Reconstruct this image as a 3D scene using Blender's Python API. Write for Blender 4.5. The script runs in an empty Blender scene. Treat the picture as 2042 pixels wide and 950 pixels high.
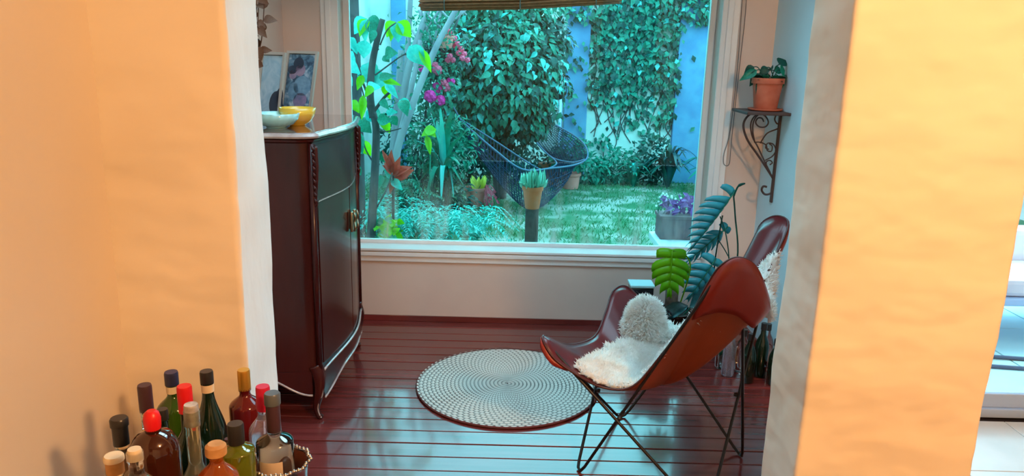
import bpy, bmesh, math, random
import numpy as np
from math import sin, cos, pi, radians, hypot, atan2, sqrt
from mathutils import Vector, Matrix, noise

random.seed(7); rng = np.random.default_rng(7)
S = bpy.context.scene
COL = S.collection
V = Vector

# ------------------------------------------------------------------ camera
CAM_H = 1.65; FOC = 1485.0; TILT = radians(14); ROLL = radians(1.45)
FW = V((0, cos(TILT), -sin(TILT)))
DN0 = V((0, -sin(TILT), -cos(TILT)))
RT = V((1, 0, 0)) * cos(ROLL) - DN0 * sin(ROLL)
DN = V((1, 0, 0)) * sin(ROLL) + DN0 * cos(ROLL)
cam_data = bpy.data.cameras.new('camera')
cam = bpy.data.objects.new('camera', cam_data); COL.objects.link(cam)
cam_data.sensor_width = 36; cam_data.lens = FOC / 2042 * 36
cam_data.clip_start = 0.05; cam_data.clip_end = 200
m = Matrix.Identity(4)
for i in range(3):
    m[i][0] = RT[i]; m[i][1] = -DN[i]; m[i][2] = -FW[i]
m[2][3] = CAM_H
cam.matrix_world = m
S.camera = cam

# ------------------------------------------------------------------ sky and lights
W = bpy.data.worlds.new('World'); S.world = W; W.use_nodes = True
bg = W.node_tree.nodes['Background']
bg.inputs[0].default_value = (0.44, 0.80, 1.0, 1); bg.inputs[1].default_value = 7.0
def lamp(name, kind, loc, power, color, size=0.3, rot=(0, 0, 0), sizey=None):
    d = bpy.data.lights.new(name, kind); d.energy = power; d.color = color
    if kind == 'AREA':
        d.size = size
        if sizey: d.shape = 'RECTANGLE'; d.size_y = sizey
    elif kind == 'POINT': d.shadow_soft_size = size
    elif kind == 'SUN': d.angle = size
    o = bpy.data.objects.new(name, d); COL.objects.link(o); o.location = loc; o.rotation_euler = rot
    return o
lamp('ceiling_lamp_light', 'POINT', (1.35, -0.10, 2.44), 222, (1.0, 0.53, 0.215), 0.12)
lamp('hazy_sun', 'SUN', (0, 0, 12), 2.5, (0.55, 0.95, 1.0), radians(25), (radians(-32), radians(18), 0))
S.view_settings.view_transform = 'Standard'; S.view_settings.look = 'None'
S.view_settings.exposure = 0.0; S.view_settings.gamma = 1.0; S.view_settings.use_curve_mapping = False

# ------------------------------------------------------------------ helpers
def AT(x, y, Y):
    d = FW + RT * ((x - 1021) / FOC) + DN * ((y - 475) / FOC); t = Y / d.y
    return V((0, 0, CAM_H)) + d * t
def ATZ(x, y, z):
    d = FW + RT * ((x - 1021) / FOC) + DN * ((y - 475) / FOC); t = (z - CAM_H) / d.z
    return V((0, 0, CAM_H)) + d * t
def ATX(x, y, X):
    d = FW + RT * ((x - 1021) / FOC) + DN * ((y - 475) / FOC); t = X / d.x
    return V((0, 0, CAM_H)) + d * t

def mat(name, c1, rough=0.5, c2=None, scale=8.0, bump=0.0, bscale=None, metal=0.0, trans=0.0, ior=1.45,
        coat=0.0, stretch=None, spec=0.5, detail=4, sub=0.0, bdist=0.01, lo=0.35, hi=0.65):
    mt = bpy.data.materials.new(name); mt.use_nodes = True
    nt = mt.node_tree; b = nt.nodes['Principled BSDF']
    b.inputs['Base Color'].default_value = (*c1, 1); b.inputs['Roughness'].default_value = rough
    b.inputs['Metallic'].default_value = metal; b.inputs['Transmission Weight'].default_value = trans
    b.inputs['IOR'].default_value = ior; b.inputs['Coat Weight'].default_value = coat
    b.inputs['Coat Roughness'].default_value = 0.08
    b.inputs['Specular IOR Level'].default_value = spec
    tc = nt.nodes.new('ShaderNodeTexCoord'); mp = nt.nodes.new('ShaderNodeMapping')
    nt.links.new(tc.outputs['Object'], mp.inputs['Vector'])
    if stretch: mp.inputs['Scale'].default_value = stretch
    if c2 is not None:
        n = nt.nodes.new('ShaderNodeTexNoise'); n.inputs['Scale'].default_value = scale; n.inputs['Detail'].default_value = detail
        nt.links.new(mp.outputs[0], n.inputs['Vector'])
        r = nt.nodes.new('ShaderNodeValToRGB'); r.color_ramp.elements[0].position = lo; r.color_ramp.elements[1].position = hi
        r.color_ramp.elements[0].color = (*c1, 1); r.color_ramp.elements[1].color = (*c2, 1)
        nt.links.new(n.outputs['Fac'], r.inputs[0]); nt.links.new(r.outputs[0], b.inputs['Base Color'])
    if bump:
        n2 = nt.nodes.new('ShaderNodeTexNoise'); n2.inputs['Scale'].default_value = bscale or scale; n2.inputs['Detail'].default_value = detail
        nt.links.new(mp.outputs[0], n2.inputs['Vector'])
        bp = nt.nodes.new('ShaderNodeBump'); bp.inputs['Strength'].default_value = bump; bp.inputs['Distance'].default_value = bdist
        nt.links.new(n2.outputs['Fac'], bp.inputs['Height']); nt.links.new(bp.outputs[0], b.inputs['Normal'])
    if sub:
        t = nt.nodes.new('ShaderNodeBsdfTranslucent'); mx = nt.nodes.new('ShaderNodeMixShader'); mx.inputs[0].default_value = sub
        t.inputs[0].default_value = (min(1, c1[0] * 1.6 + .02), min(1, c1[1] * 1.6), c1[2] * 1.1, 1)
        out = nt.nodes['Material Output']
        nt.links.new(b.outputs[0], mx.inputs[1]); nt.links.new(t.outputs[0], mx.inputs[2]); nt.links.new(mx.outputs[0], out.inputs[0])
    return mt

M = {}
M['plaster'] = mat('warm_plaster', (.86, .80, .68), .7, (.82, .75, .62), 1.6, .6, 4.2, bdist=.04, detail=2.2, stretch=(1, 1, 1.7))
M['plaster_smooth'] = mat('smooth_warm_plaster', (.76, .68, .56), .7, (.73, .65, .53), 1.6, .12, 4, bdist=.02)
M['white_wall'] = mat('white_paint', (.66, .535, .475), .6, (.61, .49, .44), 2.5, .15, 9, bdist=.01)
M['daylit_jamb'] = mat('daylit_jamb_white', (.78, .86, .92), .6, (.72, .80, .86), 3, .4, 7, bdist=.02, stretch=(1, 1, .5))  # white jamb with cool daylight mixed into its colour
M['daylit_blue_wall'] = mat('daylight_tinted_paint', (.62, .84, .93), .55, (.58, .79, .88), 2.5, .12, 9, bdist=.01)  # white nook wall, cyan daylight put into the paint colour
M['trim'] = mat('white_gloss_trim', (.80, .78, .77), .35, (.74, .72, .72), 4)
M['plank'] = mat('red_brown_plank', (.12, .018, .016), .20, (.19, .032, .030), 3.0, .05, 9, stretch=(.6, 7, 4), coat=.55, bdist=.004)
M['gap'] = mat('dark_gap', (.015, .008, .008), .8)
M['tile'] = mat('pale_tile', (.72, .74, .74), .18, (.62, .66, .66), 3, coat=.2)
M['cabinet'] = mat('mahogany', (.060, .008, .007), .26, (.030, .004, .005), 2.2, .03, 6, stretch=(3, 3, .5), coat=.12, spec=.35, bdist=.003)
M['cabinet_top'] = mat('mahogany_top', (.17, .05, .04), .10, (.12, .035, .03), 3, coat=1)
M['cab_edge'] = mat('pale_polished_edge', (.50, .44, .44), .2, (.34, .26, .26), 20, coat=1)  # pale tone for the cabinet's top edge and beads
M['brass'] = mat('old_brass', (.35, .28, .18), .35, metal=1)
M['frame_silver'] = mat('silver_frame', (.62, .60, .56), .35, metal=.5)
M['yellow'] = mat('yellow_ceramic', (.78, .50, .05), .25, coat=.5)
M['blueglass'] = mat('blue_glass_bowl', (.45, .90, .95), .1, trans=.15, coat=.5)
M['dried'] = mat('dried_leaf', (.09, .04, .025), .7, (.17, .085, .05), 20)
M['pocket'] = mat('pocket_leather', (.30, .024, .011), .38, (.25, .019, .009), 5, .15, 60, coat=.1, bdist=.002)
M['leather'] = mat('oxblood_leather', (.11, .008, .010), .30, (.085, .006, .009), 5, .15, 60, coat=.15, bdist=.002)
M['leather_out'] = mat('leather_underside', (.34, .052, .010), .55, (.28, .042, .009), 5, .1, 80, bdist=.002)
M['iron'] = mat('black_iron', (.012, .011, .013), .38)
M['iron_brown'] = mat('rusty_iron', (.045, .025, .025), .6)
M['wool'] = mat('cream_wool', (.95, .94, .91), .9, (.92, .89, .83), 16, sub=.35)
M['terra'] = mat('terracotta', (.42, .10, .055), .8, (.50, .15, .09), 12, .2, 30)
M['terra_pale'] = mat('pale_terracotta', (.80, .22, .18), .85, (.68, .18, .15), 12)
M['terra_out'] = mat('garden_terracotta', (.80, .13, .05), .85, (.70, .16, .08), 12)
M['soil'] = mat('soil', (.03, .02, .015), .95)
M['black'] = mat('black_glazed', (.012, .013, .02), .15, coat=.5)
M['post'] = mat('dark_post_wood', (.10, .07, .07), .85, (.05, .035, .04), 12, .3, 25)
M['bark_dark'] = mat('dark_bark', (.035, .030, .035), .9, (.075, .06, .065), 20, .6, 30, stretch=(1, 1, .3))
M['bark_pale'] = mat('pale_bark', (.30, .27, .30), .85, (.19, .17, .20), 9, .6, 18, stretch=(1, 1, .2))
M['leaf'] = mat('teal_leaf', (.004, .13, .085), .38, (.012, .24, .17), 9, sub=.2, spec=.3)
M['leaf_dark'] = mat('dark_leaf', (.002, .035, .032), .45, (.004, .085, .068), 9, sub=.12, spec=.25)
M['leaf_blue'] = mat('blue_green_leaf', (.004, .035, .045), .35, (.01, .07, .08), 9, sub=.1)
M['leaf_bright'] = mat('bright_glossy_leaf', (.04, .44, .42), .25, (.02, .30, .30), 6, sub=.2)
M['leaf_lime'] = mat('lime_leaf', (.16, .42, .003), .4, (.08, .30, .003), 6, sub=.4)
M['leaf_yellow'] = mat('yellow_leaf', (.75, .68, .08), .5)
M['leaf_red'] = mat('red_leaf', (.62, .05, .03), .45, (.40, .04, .03), 10, sub=.2)
M['leaf_purple'] = mat('purple_leaf', (.22, .06, .26), .45, (.33, .10, .36), 10, sub=.2)
M['succulent'] = mat('grey_green_succulent', (.30, .60, .48), .5, (.20, .48, .38), 20)
M['pink'] = mat('pink_petal', (1.0, .02, .28), .6, (.95, .03, .34), 20, sub=.25)
M['pink_pale'] = mat('pale_pink_petal', (.85, .10, .20), .6, sub=.2)
M['white_petal'] = mat('white_petal', (.85, .9, .85), .6)
M['grass'] = mat('grass_blade', (.03, .17, .07), .6, (.05, .24, .12), 2.5, sub=.2)
M['lawn'] = mat('lawn_ground', (.025, .11, .05), .9, (.26, .27, .24), 2.4, .5, 40, lo=.45, hi=.62, detail=8)
M['garden_wall'] = mat('rendered_wall', (.68, .72, .70), .85, (.45, .52, .50), 2.2, .3, 12, detail=8)
M['garden_wall_stain'] = mat('stained_wall', (.42, .52, .50), .85, (.66, .74, .70), 2.0, .3, 12, detail=8)
M['blue_wall'] = mat('blue_pilaster', (.06, .17, .33), .85, (.09, .24, .40), 5, .2, 12, detail=8)
M['patio'] = mat('patio_stone', (.42, .66, .68), .6, (.36, .58, .60), 3)
M['slab'] = mat('pale_slab', (.75, .73, .78), .35, (.66, .64, .7), 4)
M['trough'] = mat('trough_clay', (.22, .11, .12), .8, (.16, .08, .10), 9)
M['net'] = mat('navy_net', (.004, .016, .05), .8)
M['rope'] = mat('pale_blue_rope', (.07, .11, .18), .8)
M['reed'] = mat('reed', (.60, .10, .04), .8, (.38, .07, .03), 40)
M['cord'] = mat('grey_cord', (.10, .10, .11), .6)
M['gold'] = mat('gold_cap', (.62, .33, .05), .32, metal=.7)
M['silver'] = mat('tarnished_silver', (.62, .58, .56), .22, (.36, .30, .28), 30, metal=1)
M['copper'] = mat('copper_lining', (.55, .22, .14), .28, metal=.9)
M['cork'] = mat('cork', (.55, .30, .12), .8, (.42, .22, .08), 40)
M['cart'] = mat('cart_wood', (.16, .06, .03), .4, (.10, .04, .02), 4, stretch=(1, 8, 1))
M['steel'] = mat('painted_steel_frame', (.42, .58, .82), .4)

def pure(name, c, **k): return mat(name, c, **k)

def glass_mat():
    mt = bpy.data.materials.new('window_glass'); mt.use_nodes = True; nt = mt.node_tree; nt.nodes.clear()
    out = nt.nodes.new('ShaderNodeOutputMaterial'); tr = nt.nodes.new('ShaderNodeBsdfTransparent'); gl = nt.nodes.new('ShaderNodeBsdfGlossy')
    gl.inputs['Roughness'].default_value = .02; tr.inputs[0].default_value = (.68, 1.0, .97, 1)
    df = nt.nodes.new('ShaderNodeBsdfDiffuse'); df.inputs[0].default_value = (.8, .85, .85, 1)
    fr = nt.nodes.new('ShaderNodeFresnel'); fr.inputs[0].default_value = 1.3
    m1 = nt.nodes.new('ShaderNodeMixShader'); nt.links.new(fr.outputs[0], m1.inputs[0]); nt.links.new(tr.outputs[0], m1.inputs[1]); nt.links.new(gl.outputs[0], m1.inputs[2])
    # dried drips and dust low on the pane
    tc = nt.nodes.new('ShaderNodeTexCoord'); sp = nt.nodes.new('ShaderNodeSeparateXYZ'); nt.links.new(tc.outputs['Object'], sp.inputs[0])
    mr = nt.nodes.new('ShaderNodeMapRange'); mr.inputs[1].default_value = .95; mr.inputs[2].default_value = .46; mr.inputs[3].default_value = 0; mr.inputs[4].default_value = .42
    nt.links.new(sp.outputs[2], mr.inputs[0])
    mp = nt.nodes.new('ShaderNodeMapping'); mp.inputs['Scale'].default_value = (9, 9, 1.6); nt.links.new(tc.outputs['Object'], mp.inputs[0])
    ns = nt.nodes.new('ShaderNodeTexNoise'); ns.inputs['Scale'].default_value = 1.5; ns.inputs['Detail'].default_value = 5; nt.links.new(mp.outputs[0], ns.inputs[0])
    r = nt.nodes.new('ShaderNodeMapRange'); r.inputs[1].default_value = .45; r.inputs[2].default_value = .72; nt.links.new(ns.outputs[0], r.inputs[0])
    mu = nt.nodes.new('ShaderNodeMath'); mu.operation = 'MULTIPLY'; nt.links.new(mr.outputs[0], mu.inputs[0]); nt.links.new(r.outputs[0], mu.inputs[1])
    m2 = nt.nodes.new('ShaderNodeMixShader'); nt.links.new(mu.outputs[0], m2.inputs[0]); nt.links.new(m1.outputs[0], m2.inputs[1]); nt.links.new(df.outputs[0], m2.inputs[2])
    nt.links.new(m2.outputs[0], out.inputs[0]); return mt
M['glass'] = glass_mat()
def clear_glass(name, tint):
    mt = bpy.data.materials.new(name); mt.use_nodes = True; nt = mt.node_tree; nt.nodes.clear(); N_ = nt.nodes.new
    o = N_('ShaderNodeOutputMaterial'); t = N_('ShaderNodeBsdfTransparent'); g = N_('ShaderNodeBsdfGlossy'); f = N_('ShaderNodeFresnel'); x = N_('ShaderNodeMixShader')
    t.inputs[0].default_value = (*tint, 1); g.inputs['Roughness'].default_value = .02; f.inputs[0].default_value = 1.3
    nt.links.new(f.outputs[0], x.inputs[0]); nt.links.new(t.outputs[0], x.inputs[1]); nt.links.new(g.outputs[0], x.inputs[2]); nt.links.new(x.outputs[0], o.inputs[0]); return mt
M['roof_glass'] = clear_glass('clear_roof_glass', (.97, .96, .95))

def mesh_obj(name, verts, faces, material=None, parent=None, smooth=False, loc=None):
    me = bpy.data.meshes.new(name); me.from_pydata([tuple(v) for v in verts], [], faces); me.update()
    o = bpy.data.objects.new(name, me); COL.objects.link(o)
    if material: me.materials.append(material)
    if smooth: me.polygons.foreach_set('use_smooth', [True] * len(me.polygons))
    if parent:
        o.parent = parent; o.matrix_parent_inverse = parent.matrix_world.inverted()
    return o
def share(name, me, parent=None, mw=None):
    o = bpy.data.objects.new(name, me); COL.objects.link(o)
    if parent:
        o.parent = parent; o.matrix_parent_inverse = parent.matrix_world.inverted()
    if mw is not None: o.matrix_basis = mw
    return o
def tag(o, label=None, cat=None, group=None, kind=None):
    if label: o['label'] = label
    if cat: o['category'] = cat
    if group: o['group'] = group
    if kind: o['kind'] = kind
    return o
def empty(name, loc, label, cat, group=None):
    o = bpy.data.objects.new(name, None); COL.objects.link(o); o.location = loc; o.empty_display_size = .05
    o.matrix_world = Matrix.Translation(V(loc))
    return tag(o, label, cat, group)

class MB:
    def __init__(s): s.v = []; s.f = []
    def add(s, v, f):
        n = len(s.v); s.v += [tuple(a) for a in v]; s.f += [tuple(i + n for i in a) for a in f]; return s
    def box(s, a, b, bev=0.0):
        bm = bmesh.new(); bmesh.ops.create_cube(bm, size=1)
        for v in bm.verts: v.co = V([a[i] + (v.co[i] + .5) * (b[i] - a[i]) for i in range(3)])
        if bev: bmesh.ops.bevel(bm, geom=bm.edges[:], offset=bev, segments=2, affect='EDGES', profile=.5)
        bm.verts.index_update(); s.add([v.co.copy() for v in bm.verts], [[v.index for v in f.verts] for f in bm.faces]); bm.free(); return s
    def tube(s, pts, r, n=8, closed=False, cap=True):
        pts = [V(p) for p in pts]; N = len(pts); rs = r if isinstance(r, (list, tuple)) else [r] * N
        ref = None; vs = []; fs = []
        for i, p in enumerate(pts):
            if closed: t = pts[(i + 1) % N] - pts[i - 1]
            else: t = pts[min(i + 1, N - 1)] - pts[max(i - 1, 0)]
            if t.length < 1e-9: t = V((0, 0, 1))
            t.normalize()
            if ref is None:
                ref = t.cross(V((0, 0, 1)));
                if ref.length < .1: ref = t.cross(V((1, 0, 0)))
            ref = (ref - t * ref.dot(t)).normalized(); b = t.cross(ref)
            for k in range(n):
                a = 2 * pi * k / n; vs.append(p + (ref * cos(a) + b * sin(a)) * rs[i])
        for i in range(N if closed else N - 1):
            for k in range(n):
                j = (i + 1) % N; fs.append((i * n + k, i * n + (k + 1) % n, j * n + (k + 1) % n, j * n + k))
        if cap and not closed: fs.append(tuple(range(n))[::-1]); fs.append(tuple((N - 1) * n + k for k in range(n)))
        return s.add(vs, fs)
    def lathe(s, prof, c=(0, 0, 0), n=28, cap=True):
        vs = []; fs = []; c = V(c)
        for (r, z) in prof:
            for k in range(n):
                a = 2 * pi * k / n; vs.append(c + V((r * cos(a), r * sin(a), z)))
        for i in range(len(prof) - 1):
            for k in range(n): fs.append((i * n + k, i * n + (k + 1) % n, (i + 1) * n + (k + 1) % n, (i + 1) * n + k))
        if cap: fs.append(tuple(range(n))[::-1]); fs.append(tuple((len(prof) - 1) * n + k for k in range(n)))
        return s.add(vs, fs)
    def build(s, name, material, parent=None, smooth=False):
        return mesh_obj(name, s.v, s.f, material, parent, smooth)
def autosmooth(o, ang=40):
    me = o.data; me.polygons.foreach_set('use_smooth', [True] * len(me.polygons)); me.set_sharp_from_angle(angle=radians(ang)); return o
def catmull(P, n=8, closed=False):
    P = [V(p) for p in P]; N = len(P); out = []
    for i in range(N if closed else N - 1):
        g = (lambda j: P[j % N]) if closed else (lambda j: P[max(0, min(N - 1, j))])
        a, b, c, d = g(i - 1), g(i), g(i + 1), g(i + 2)
        for k in range(n):
            t = k / n; out.append(.5 * ((2 * b) + (c - a) * t + (2 * a - 5 * b + 4 * c - d) * t * t + (3 * b - a - 3 * c + d) * t ** 3))
    if not closed: out.append(P[-1].copy())
    return out
def structure(name, mb, material, parent=None):
    o = mb.build(name, material, parent)
    if parent is None: o['kind'] = 'structure'
    return o

def rough_box(name, a, b, material, res=.05, amp=.006, scale=3.0, bev=.018, parent=None, jamb=0):
    """plastered block with softened, hand-trowelled surface"""
    bm = bmesh.new(); bmesh.ops.create_cube(bm, size=1)
    for v in bm.verts: v.co = V([a[i] + (v.co[i] + .5) * (b[i] - a[i]) for i in range(3)])
    bmesh.ops.bevel(bm, geom=bm.edges[:], offset=bev, segments=3, affect='EDGES', profile=.5)
    for ax in range(3):
        n = int((b[ax] - a[ax]) / res)
        for e in (a[ax] + bev * 1.25, b[ax] - bev * 1.25):
            co = [0, 0, 0]; co[ax] = e; no = [0, 0, 0]; no[ax] = 1
            bmesh.ops.bisect_plane(bm, geom=bm.verts[:] + bm.edges[:] + bm.faces[:], plane_co=co, plane_no=no)
        for k in range(1, n):
            co = [0, 0, 0]; co[ax] = a[ax] + (b[ax] - a[ax]) * k / n; no = [0, 0, 0]; no[ax] = 1
            bmesh.ops.bisect_plane(bm, geom=bm.verts[:] + bm.edges[:] + bm.faces[:], plane_co=co, plane_no=no)
    bm.normal_update()
    for v in bm.verts:
        q = v.co
        d = noise.noise(q * scale) * amp + noise.noise(V((q.x * 9, q.y * 9, q.z * 14))) * amp * .35
        v.co = v.co + v.normal * d
    me = bpy.data.meshes.new(name); bm.to_mesh(me); bm.free()
    me.polygons.foreach_set('use_smooth', [True] * len(me.polygons)); me.materials.append(material)
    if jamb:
        me.materials.append(M['daylit_jamb'])
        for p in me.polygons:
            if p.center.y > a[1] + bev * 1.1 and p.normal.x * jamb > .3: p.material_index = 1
    o = bpy.data.objects.new(name, me); COL.objects.link(o); o['kind'] = 'structure'; return o

# ------------------------------------------------------------------ leaf templates
def leaf_arrays(n=4, fold=.25, droop=.25):
    """unit leaf along +X, 3 verts per station"""
    vs = []; fs = []
    for i in range(n + 1):
        t = i / n; w = .5 * sin(pi * (t ** .75)) if 0 < t < 1 else 0.02
        z = -droop * t * t
        vs += [(t, -w, z + fold * w), (t, 0, z), (t, w, z + fold * w)]
    for i in range(n):
        a = i * 3; fs += [(a, a + 3, a + 4, a + 1), (a + 1, a + 4, a + 5, a + 2)]
    return vs, fs
LV, LF = leaf_arrays()
LVn = np.array(LV); LFn = np.array(LF)
_leafmesh = {}
def leafmesh(mname, kind='leaf'):
    if (mname, kind) not in _leafmesh:
        me = bpy.data.meshes.new('leaf'); v, f = leaf_arrays(6, .3, .3) if kind == 'leaf' else leaf_arrays(6, .5, .05)
        me.from_pydata(v, [], f); me.materials.append(M[mname]); me.polygons.foreach_set('use_smooth', [True] * len(me.polygons))
        _leafmesh[(mname, kind)] = me
    return _leafmesh[(mname, kind)]
def frame_from(base, tip, up):
    x = (tip - base); L = x.length; x.normalize(); z = up - x * up.dot(x)
    if z.length < 1e-3: z = x.orthogonal()
    z.normalize(); y = z.cross(x)
    return x, y, z, L
def leaf(parent, base, tip, width, mname, up=None, name='leaf', kind='leaf'):
    base = V(base); tip = V(tip)
    if up is None: up = V((random.uniform(-.4, .4), -1, random.uniform(.1, 1)))
    x, y, z, L = frame_from(base, tip, V(up))
    mw = Matrix.Identity(4)
    for i in range(3): mw[i][0] = x[i] * L; mw[i][1] = y[i] * width; mw[i][2] = z[i] * L; mw[i][3] = base[i]
    return share(name, leafmesh(mname, kind), parent, mw)
def scatter(name, mname, P, D, U, L, Wd, parent=None, template=None):
    """many small leaves joined into one mesh"""
    tv, tf = template if template else (LVn, LFn)
    P = np.array(P, float); D = np.array(D, float); U = np.array(U, float); L = np.array(L, float)[:, None]; Wd = np.array(Wd, float)[:, None]
    D /= np.linalg.norm(D, axis=1)[:, None] + 1e-9
    Z = U - D * np.sum(U * D, axis=1)[:, None]; Z /= np.linalg.norm(Z, axis=1)[:, None] + 1e-9
    Y = np.cross(Z, D)
    vv = P[:, None, :] + D[:, None, :] * (tv[None, :, 0:1] * L[:, None, :]) + Y[:, None, :] * (tv[None, :, 1:2] * Wd[:, None, :]) + Z[:, None, :] * (tv[None, :, 2:3] * L[:, None, :])
    n, k = vv.shape[:2]
    ff = (tf[None] + (np.arange(n) * k)[:, None, None]).reshape(-1, tf.shape[1])
    me = bpy.data.meshes.new(name); me.vertices.add(n * k); me.vertices.foreach_set('co', vv.reshape(-1))
    q = tf.shape[1]; me.loops.add(ff.size); me.loops.foreach_set('vertex_index', ff.reshape(-1).astype(np.int32))
    me.polygons.add(len(ff)); me.polygons.foreach_set('loop_start', np.arange(0, ff.size, q, dtype=np.int32))
    me.update(calc_edges=True); me.validate()
    me.materials.append(M[mname] if isinstance(mname, str) else mname)
    o = bpy.data.objects.new(name, me); COL.objects.link(o)
    if parent: o.parent = parent; o.matrix_parent_inverse = parent.matrix_world.inverted()
    o['kind'] = 'stuff'
    return o
LV3, LF3 = leaf_arrays(3); T3 = (np.array(LV3), np.array(LF3))
LV2, LF2 = leaf_arrays(2); T2 = (np.array(LV2), np.array(LF2))
def strap(parent, pts, width, mname, name='leaf', fold=.25, up=(0, 0, 1), n=5, taper=.75):
    """long arching strap leaf through points, channelled along the middle"""
    P = catmull(pts, n); N = len(P); vs = []; fs = []
    for i, p in enumerate(P):
        t = i / (N - 1); d = (P[min(i + 1, N - 1)] - P[max(i - 1, 0)]).normalized()
        s = d.cross(V(up));
        if s.length < .05: s = d.cross(V((0, 1, .2)))
        s.normalize(); u = s.cross(d)
        w = width * .5 * (min(1, .55 + t * 2) if t < .25 else 1) * max(.02, (1 - ((t - .3) / .7) ** 2) ** taper if t > .3 else 1)
        vs += [p - s * w + u * fold * w, p, p + s * w + u * fold * w]
    for i in range(N - 1):
        a = i * 3; fs += [(a, a + 3, a + 4, a + 1), (a + 1, a + 4, a + 5, a + 2)]
    return mesh_obj(name, vs, fs, M[mname], parent, True)
def pot(parent, c, rt, rb, h, mname='terra', name='pot', rim=.18):
    rh = h * rim
    mb = MB().lathe([(rb * .96, 0), (rb, .004), (rt * .90, h - rh), (rt * .98, h - rh), (rt, h - rh + .004), (rt, h), (rt * .9, h), (rt * .84, h - .015), (rt * .8, h - .02)], c, 28)
    o = autosmooth(mb.build(name, M[mname], parent), 35)
    return o

# ================================================================== THE SETTING
YW = 4.41            # inner face of the window wall
# near room
rough_box('wall_left', (-1.13, -2.5, 0), (-1.01, 1.86, 2.6), M['plaster_smooth'], .12, .006)
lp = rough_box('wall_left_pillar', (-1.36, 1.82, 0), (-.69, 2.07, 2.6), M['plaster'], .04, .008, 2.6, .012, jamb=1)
rp = rough_box('wall_right_pillar', (.787, 1.82, 0), (1.272, 2.07, 2.6), M['plaster'], .04, .008, 2.6, .012)
structure('wall_rear', MB().box((-1.13, -2.62, 0), (4.3, -2.5, 2.6)), M['plaster'])
structure('wall_far_right', MB().box((4.2, -2.5, 0), (4.32, 3.42, 2.6)), M['white_wall'])
SK = (-1.05, 1.25, 2.16, 3.75)     # added roof light over the nook, unseen, for daylight from above
structure('ceiling', MB().box((-1.46, -2.62, 2.6), (4.32, SK[2], 2.75)).box((-1.46, SK[3], 2.6), (4.32, 4.56, 2.75)).box((-1.46, SK[2], 2.6), (SK[0], SK[3], 2.75)).box((SK[1], SK[2], 2.6), (4.32, SK[3], 2.75)), M['white_wall'])
w2 = bpy.data.objects.new('added_roof_light', None); COL.objects.link(w2); w2['kind'] = 'structure'; w2.location = (.1, 3.3, 2.7); w2.matrix_world = Matrix.Translation(w2.location)
for a, b in [((SK[0], SK[2], 2.70), (SK[0] + .04, SK[3], 2.76)), ((SK[1] - .04, SK[2], 2.70), (SK[1], SK[3], 2.76)), ((SK[0] + .04, SK[2], 2.70), (SK[1] - .04, SK[2] + .04, 2.76)), ((SK[0] + .04, SK[3] - .04, 2.70), (SK[1] - .04, SK[3], 2.76)), ((.08, SK[2] + .04, 2.70), (.12, SK[3] - .04, 2.76))]:
    MB().box(a, b, .003).build('window_frame', M['trim'], w2)
MB().box((SK[0] + .04, SK[2] + .04, 2.73), (.08, SK[3] - .04, 2.736)).build('glass_pane', M['roof_glass'], w2)
MB().box((.12, SK[2] + .04, 2.73), (SK[1] - .04, SK[3] - .04, 2.736)).build('glass_pane', M['roof_glass'], w2)
structure('trim_lintel', MB().box((-.69, 1.83, 2.2), (.787, 2.06, 2.6)), M['plaster'])
# nook
structure('wall_nook_left', MB().box((-1.46, 2.07, 0), (-1.34, 4.56, 2.6)), M['white_wall'])
structure('wall_nook_right', MB().box((1.47, 3.28, 0), (1.60, 4.56, 2.6)), M['daylit_blue_wall'])
wl, wr, wb, wt = -1.02, 1.158, .468, 2.05
structure('wall_window', MB().box((-1.34, YW, 0), (wl, YW + .15, 2.6)).box((wr, YW, 0), (1.47, YW + .15, 2.6))
          .box((wl, YW, 0), (wr, YW + .15, wb)).box((wl, YW, wt), (wr, YW + .15, 2.6)), M['white_wall'])
w1 = bpy.data.objects.new('window_1', None); COL.objects.link(w1); w1['kind'] = 'structure'
w1.location = (.07, YW + .12, wb); w1.matrix_world = Matrix.Translation(w1.location)
for a, b in [((wl, YW + .112, wb), (wl + .035, YW + .15, wt)), ((wr - .035, YW + .112, wb), (wr, YW + .15, wt)),
             ((wl + .035, YW + .112, wb), (wr - .035, YW + .15, wb + .022)), ((wl + .035, YW + .112, wt - .035), (wr - .035, YW + .15, wt))]:
    MB().box(a, b, .003).build('window_frame', M['trim'], w1)
gp = MB().box((wl + .03, YW + .128, wb + .018), (wr - .03, YW + .134, wt - .03)).build('glass_pane', M['glass'], w1)
# architrave in two steps: each side its own trim
def stepped(name, a, b, ax, face=YW):
    mb = MB().box((a[0], face - .012, a[1]), (b[0], face, b[1]), .003)
    if ax == 0: mb.box((a[0] + (b[0] - a[0]) * .28, face - .024, a[1]), (a[0] + (b[0] - a[0]) * .62, face - .011, b[1]), .004)
    else: mb.box((a[0], face - .024, a[1] + (b[1] - a[1]) * .45), (b[0], face - .011, a[1] + (b[1] - a[1]) * .8), .004)
    return structure(name, mb, M['trim'])
stepped('trim_1', (wl - .10, .385), (wl, 2.15), 0)
stepped('trim_2', (wr, .385), (wr + .10, 2.15), 0)
stepped('trim_3', (wl, .385), (wr, wb - .004), 1)
structure('trim_4', MB().box((wl - .01, YW - .028, wb - .014), (wr + .01, YW + .112, wb + .002), .003), M['trim'])
structure('baseboard_window', MB().box((-1.34, YW - .012, 0), (1.47, YW, .035), .002), M['plank'])
structure('baseboard_right', MB().box((1.458, 3.28, 0), (1.47, YW - .012, .035), .002), M['plank'])
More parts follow.
